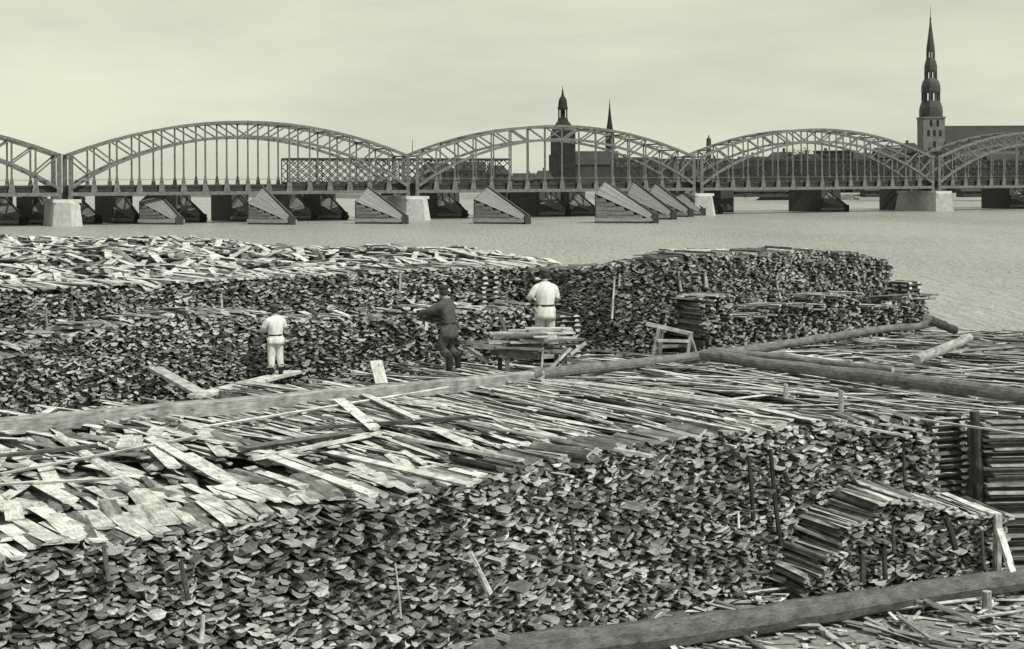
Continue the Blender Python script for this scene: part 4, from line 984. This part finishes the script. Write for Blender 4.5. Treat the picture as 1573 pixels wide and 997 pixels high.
for i, (x, y) in enumerate([(1422, 205), (1431, 205), (1440, 205), (1426, 190), (1436, 190), (1431, 222)]):
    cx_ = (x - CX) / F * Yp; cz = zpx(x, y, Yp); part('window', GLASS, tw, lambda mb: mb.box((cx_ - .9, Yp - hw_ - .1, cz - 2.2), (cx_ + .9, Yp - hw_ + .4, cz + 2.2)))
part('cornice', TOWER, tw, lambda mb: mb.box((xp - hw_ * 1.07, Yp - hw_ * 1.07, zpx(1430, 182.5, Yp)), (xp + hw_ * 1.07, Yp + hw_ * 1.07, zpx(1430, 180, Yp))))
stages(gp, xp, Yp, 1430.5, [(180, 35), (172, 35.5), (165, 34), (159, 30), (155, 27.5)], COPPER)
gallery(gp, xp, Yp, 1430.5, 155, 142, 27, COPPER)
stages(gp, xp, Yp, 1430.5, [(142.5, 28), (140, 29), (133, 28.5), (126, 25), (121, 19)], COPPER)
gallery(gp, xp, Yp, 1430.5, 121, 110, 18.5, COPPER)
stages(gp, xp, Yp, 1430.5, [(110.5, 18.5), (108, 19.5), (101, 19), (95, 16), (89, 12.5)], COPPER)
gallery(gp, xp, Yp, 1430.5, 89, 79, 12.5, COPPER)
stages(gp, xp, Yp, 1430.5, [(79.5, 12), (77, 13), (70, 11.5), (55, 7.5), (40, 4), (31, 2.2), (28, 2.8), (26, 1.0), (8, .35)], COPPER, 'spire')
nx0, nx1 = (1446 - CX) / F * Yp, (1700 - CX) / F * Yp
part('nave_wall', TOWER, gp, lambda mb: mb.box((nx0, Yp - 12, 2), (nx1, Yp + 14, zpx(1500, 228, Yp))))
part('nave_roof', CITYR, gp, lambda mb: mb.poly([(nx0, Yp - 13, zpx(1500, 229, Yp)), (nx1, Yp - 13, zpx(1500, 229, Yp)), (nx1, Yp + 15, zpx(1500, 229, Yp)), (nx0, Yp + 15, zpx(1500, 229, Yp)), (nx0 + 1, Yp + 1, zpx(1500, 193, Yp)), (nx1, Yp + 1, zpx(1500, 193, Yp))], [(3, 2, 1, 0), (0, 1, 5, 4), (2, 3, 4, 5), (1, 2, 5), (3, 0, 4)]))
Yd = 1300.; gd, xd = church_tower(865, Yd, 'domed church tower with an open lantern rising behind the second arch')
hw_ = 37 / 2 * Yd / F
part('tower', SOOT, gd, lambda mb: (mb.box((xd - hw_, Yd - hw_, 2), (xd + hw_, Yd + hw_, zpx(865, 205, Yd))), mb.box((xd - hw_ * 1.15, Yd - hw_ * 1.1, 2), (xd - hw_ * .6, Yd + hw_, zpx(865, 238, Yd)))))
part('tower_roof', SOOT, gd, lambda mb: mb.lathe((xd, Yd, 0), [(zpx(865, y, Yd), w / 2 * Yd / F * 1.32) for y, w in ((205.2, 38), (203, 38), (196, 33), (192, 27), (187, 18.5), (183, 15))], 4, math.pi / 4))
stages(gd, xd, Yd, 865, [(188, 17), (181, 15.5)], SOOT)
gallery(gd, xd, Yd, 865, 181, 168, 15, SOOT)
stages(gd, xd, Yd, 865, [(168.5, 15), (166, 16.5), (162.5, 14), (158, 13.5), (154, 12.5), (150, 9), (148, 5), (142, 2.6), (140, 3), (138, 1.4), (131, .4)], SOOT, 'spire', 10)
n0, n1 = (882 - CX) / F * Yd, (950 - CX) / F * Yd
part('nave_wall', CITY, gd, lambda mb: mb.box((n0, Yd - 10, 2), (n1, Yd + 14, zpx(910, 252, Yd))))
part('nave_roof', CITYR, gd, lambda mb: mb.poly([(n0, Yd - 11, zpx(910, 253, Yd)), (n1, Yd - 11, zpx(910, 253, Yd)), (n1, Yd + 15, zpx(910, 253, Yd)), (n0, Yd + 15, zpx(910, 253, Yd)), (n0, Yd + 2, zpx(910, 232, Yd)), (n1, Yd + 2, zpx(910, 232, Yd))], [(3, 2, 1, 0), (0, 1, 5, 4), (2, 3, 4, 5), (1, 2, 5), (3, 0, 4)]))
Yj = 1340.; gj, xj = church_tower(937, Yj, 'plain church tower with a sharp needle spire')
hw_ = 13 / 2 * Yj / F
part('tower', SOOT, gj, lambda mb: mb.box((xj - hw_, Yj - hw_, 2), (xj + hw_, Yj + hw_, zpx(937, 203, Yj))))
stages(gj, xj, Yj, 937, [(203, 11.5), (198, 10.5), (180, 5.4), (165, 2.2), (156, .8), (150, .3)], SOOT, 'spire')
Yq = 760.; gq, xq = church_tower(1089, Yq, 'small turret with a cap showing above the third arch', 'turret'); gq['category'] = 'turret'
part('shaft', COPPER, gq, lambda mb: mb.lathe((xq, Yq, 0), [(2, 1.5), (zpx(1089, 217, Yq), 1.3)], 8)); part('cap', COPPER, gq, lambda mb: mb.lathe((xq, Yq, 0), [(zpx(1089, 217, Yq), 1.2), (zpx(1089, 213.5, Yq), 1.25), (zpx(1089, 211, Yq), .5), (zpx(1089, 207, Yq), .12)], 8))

# trees along the far bank
def tree(px, Y, ytop, label, seed):
    rng = random.Random(seed); x = (px - CX) / F * Y; zt = zpx(px, ytop, Y); h = zt - 2.4; r = thing('bank_tree', (x, Y, 2.4), label, 'tree', 'trees along the far bank')
    part('trunk', BARK, r, lambda mb: (mb.tube([(x, Y, 1.8), (x + .2, Y, 2.4 + h * .35), (x, Y, 2.4 + h * .7)], [.5, .35, .15], 7, .06), [mb.tube([(x, Y, 2.4 + h * .35), (x + math.cos(q) * h * .22, Y + math.sin(q) * h * .2, 2.4 + h * .62)], [.2, .08], 5, .06) for q in (0, 2, 4)]))
    mb = MB()
    for c in range(26):
        an = rng.uniform(0, 6.28); rr = rng.random() ** .5 * h * .36; zc = 2.4 + h * rng.uniform(.32, .94); rr *= 1.1 - abs((zc - 2.4) / h - .58)
        cx_, cy_ = x + math.cos(an) * rr, Y + math.sin(an) * rr
        for l_ in range(34):
            v = Vector((rng.gauss(0, 1), rng.gauss(0, 1), rng.gauss(0, .8))).normalized() * h * .11 * rng.uniform(.5, 1.1); p = Vector((cx_, cy_, zc)) + v; s_ = rng.uniform(.25, .55)
            a_ = Vector((rng.gauss(0, 1), rng.gauss(0, 1), rng.gauss(0, 1))).normalized(); b_ = a_.cross(Vector((rng.gauss(0, 1), rng.gauss(0, 1), rng.gauss(0, 1)))).normalized()
            mb.poly([p - a_ * s_, p - b_ * s_ * .7, p + a_ * s_, p + b_ * s_ * .7], [(0, 1, 2, 3)])
    mb.build('crown', LEAF, r)
for i, (px, yt) in enumerate(((1098, 262), (1128, 268), (1165, 258), (1200, 266), (1236, 256), (1283, 262), (1322, 256), (1362, 262), (1398, 250), (1445, 262), (1490, 258), (1535, 266), (1566, 258))):
    tree(px, 655 + (i % 3) * 12 - (px - 1098) * .08, yt, 'dark leafy tree on the far bank below the town', 60 + i)
for i, (px, yt) in enumerate(((1216, 229), (1240, 227), (1296, 228))):
    tree(px, 716, yt, 'tall dark tree rising above the roofs behind the third arch', 90 + i)
# moored barges at the far quay
for i, (px, py, L) in enumerate(((1205, 307, 34), (1345, 306, 30), (1490, 305, 40), (1130, 309, 20))):
    c = W(px, py, 0); r = thing('moored_barge', c, 'pale flat barge moored at the far quay', 'barge', 'barges at the far quay')
    part('hull', STONE, r, lambda mb: mb.poly([c + Vector(v) for v in ((-L / 2 + 3, -2.5, -.5), (L / 2 - 3, -2.5, -.5), (L / 2 - 3, 2.5, -.5), (-L / 2 + 3, 2.5, -.5), (-L / 2, -3, 1.7), (L / 2, -3, 1.7), (L / 2, 3, 1.7), (-L / 2, 3, 1.7))], [(3, 2, 1, 0), (4, 5, 6, 7), (0, 1, 5, 4), (1, 2, 6, 5), (2, 3, 7, 6), (3, 0, 4, 7)]))
    part('cabin', CITY, r, lambda mb: mb.box((c.x + L * .2, c.y - 1.6, 1.703), (c.x + L * .34, c.y + 1.6, 3.4)))
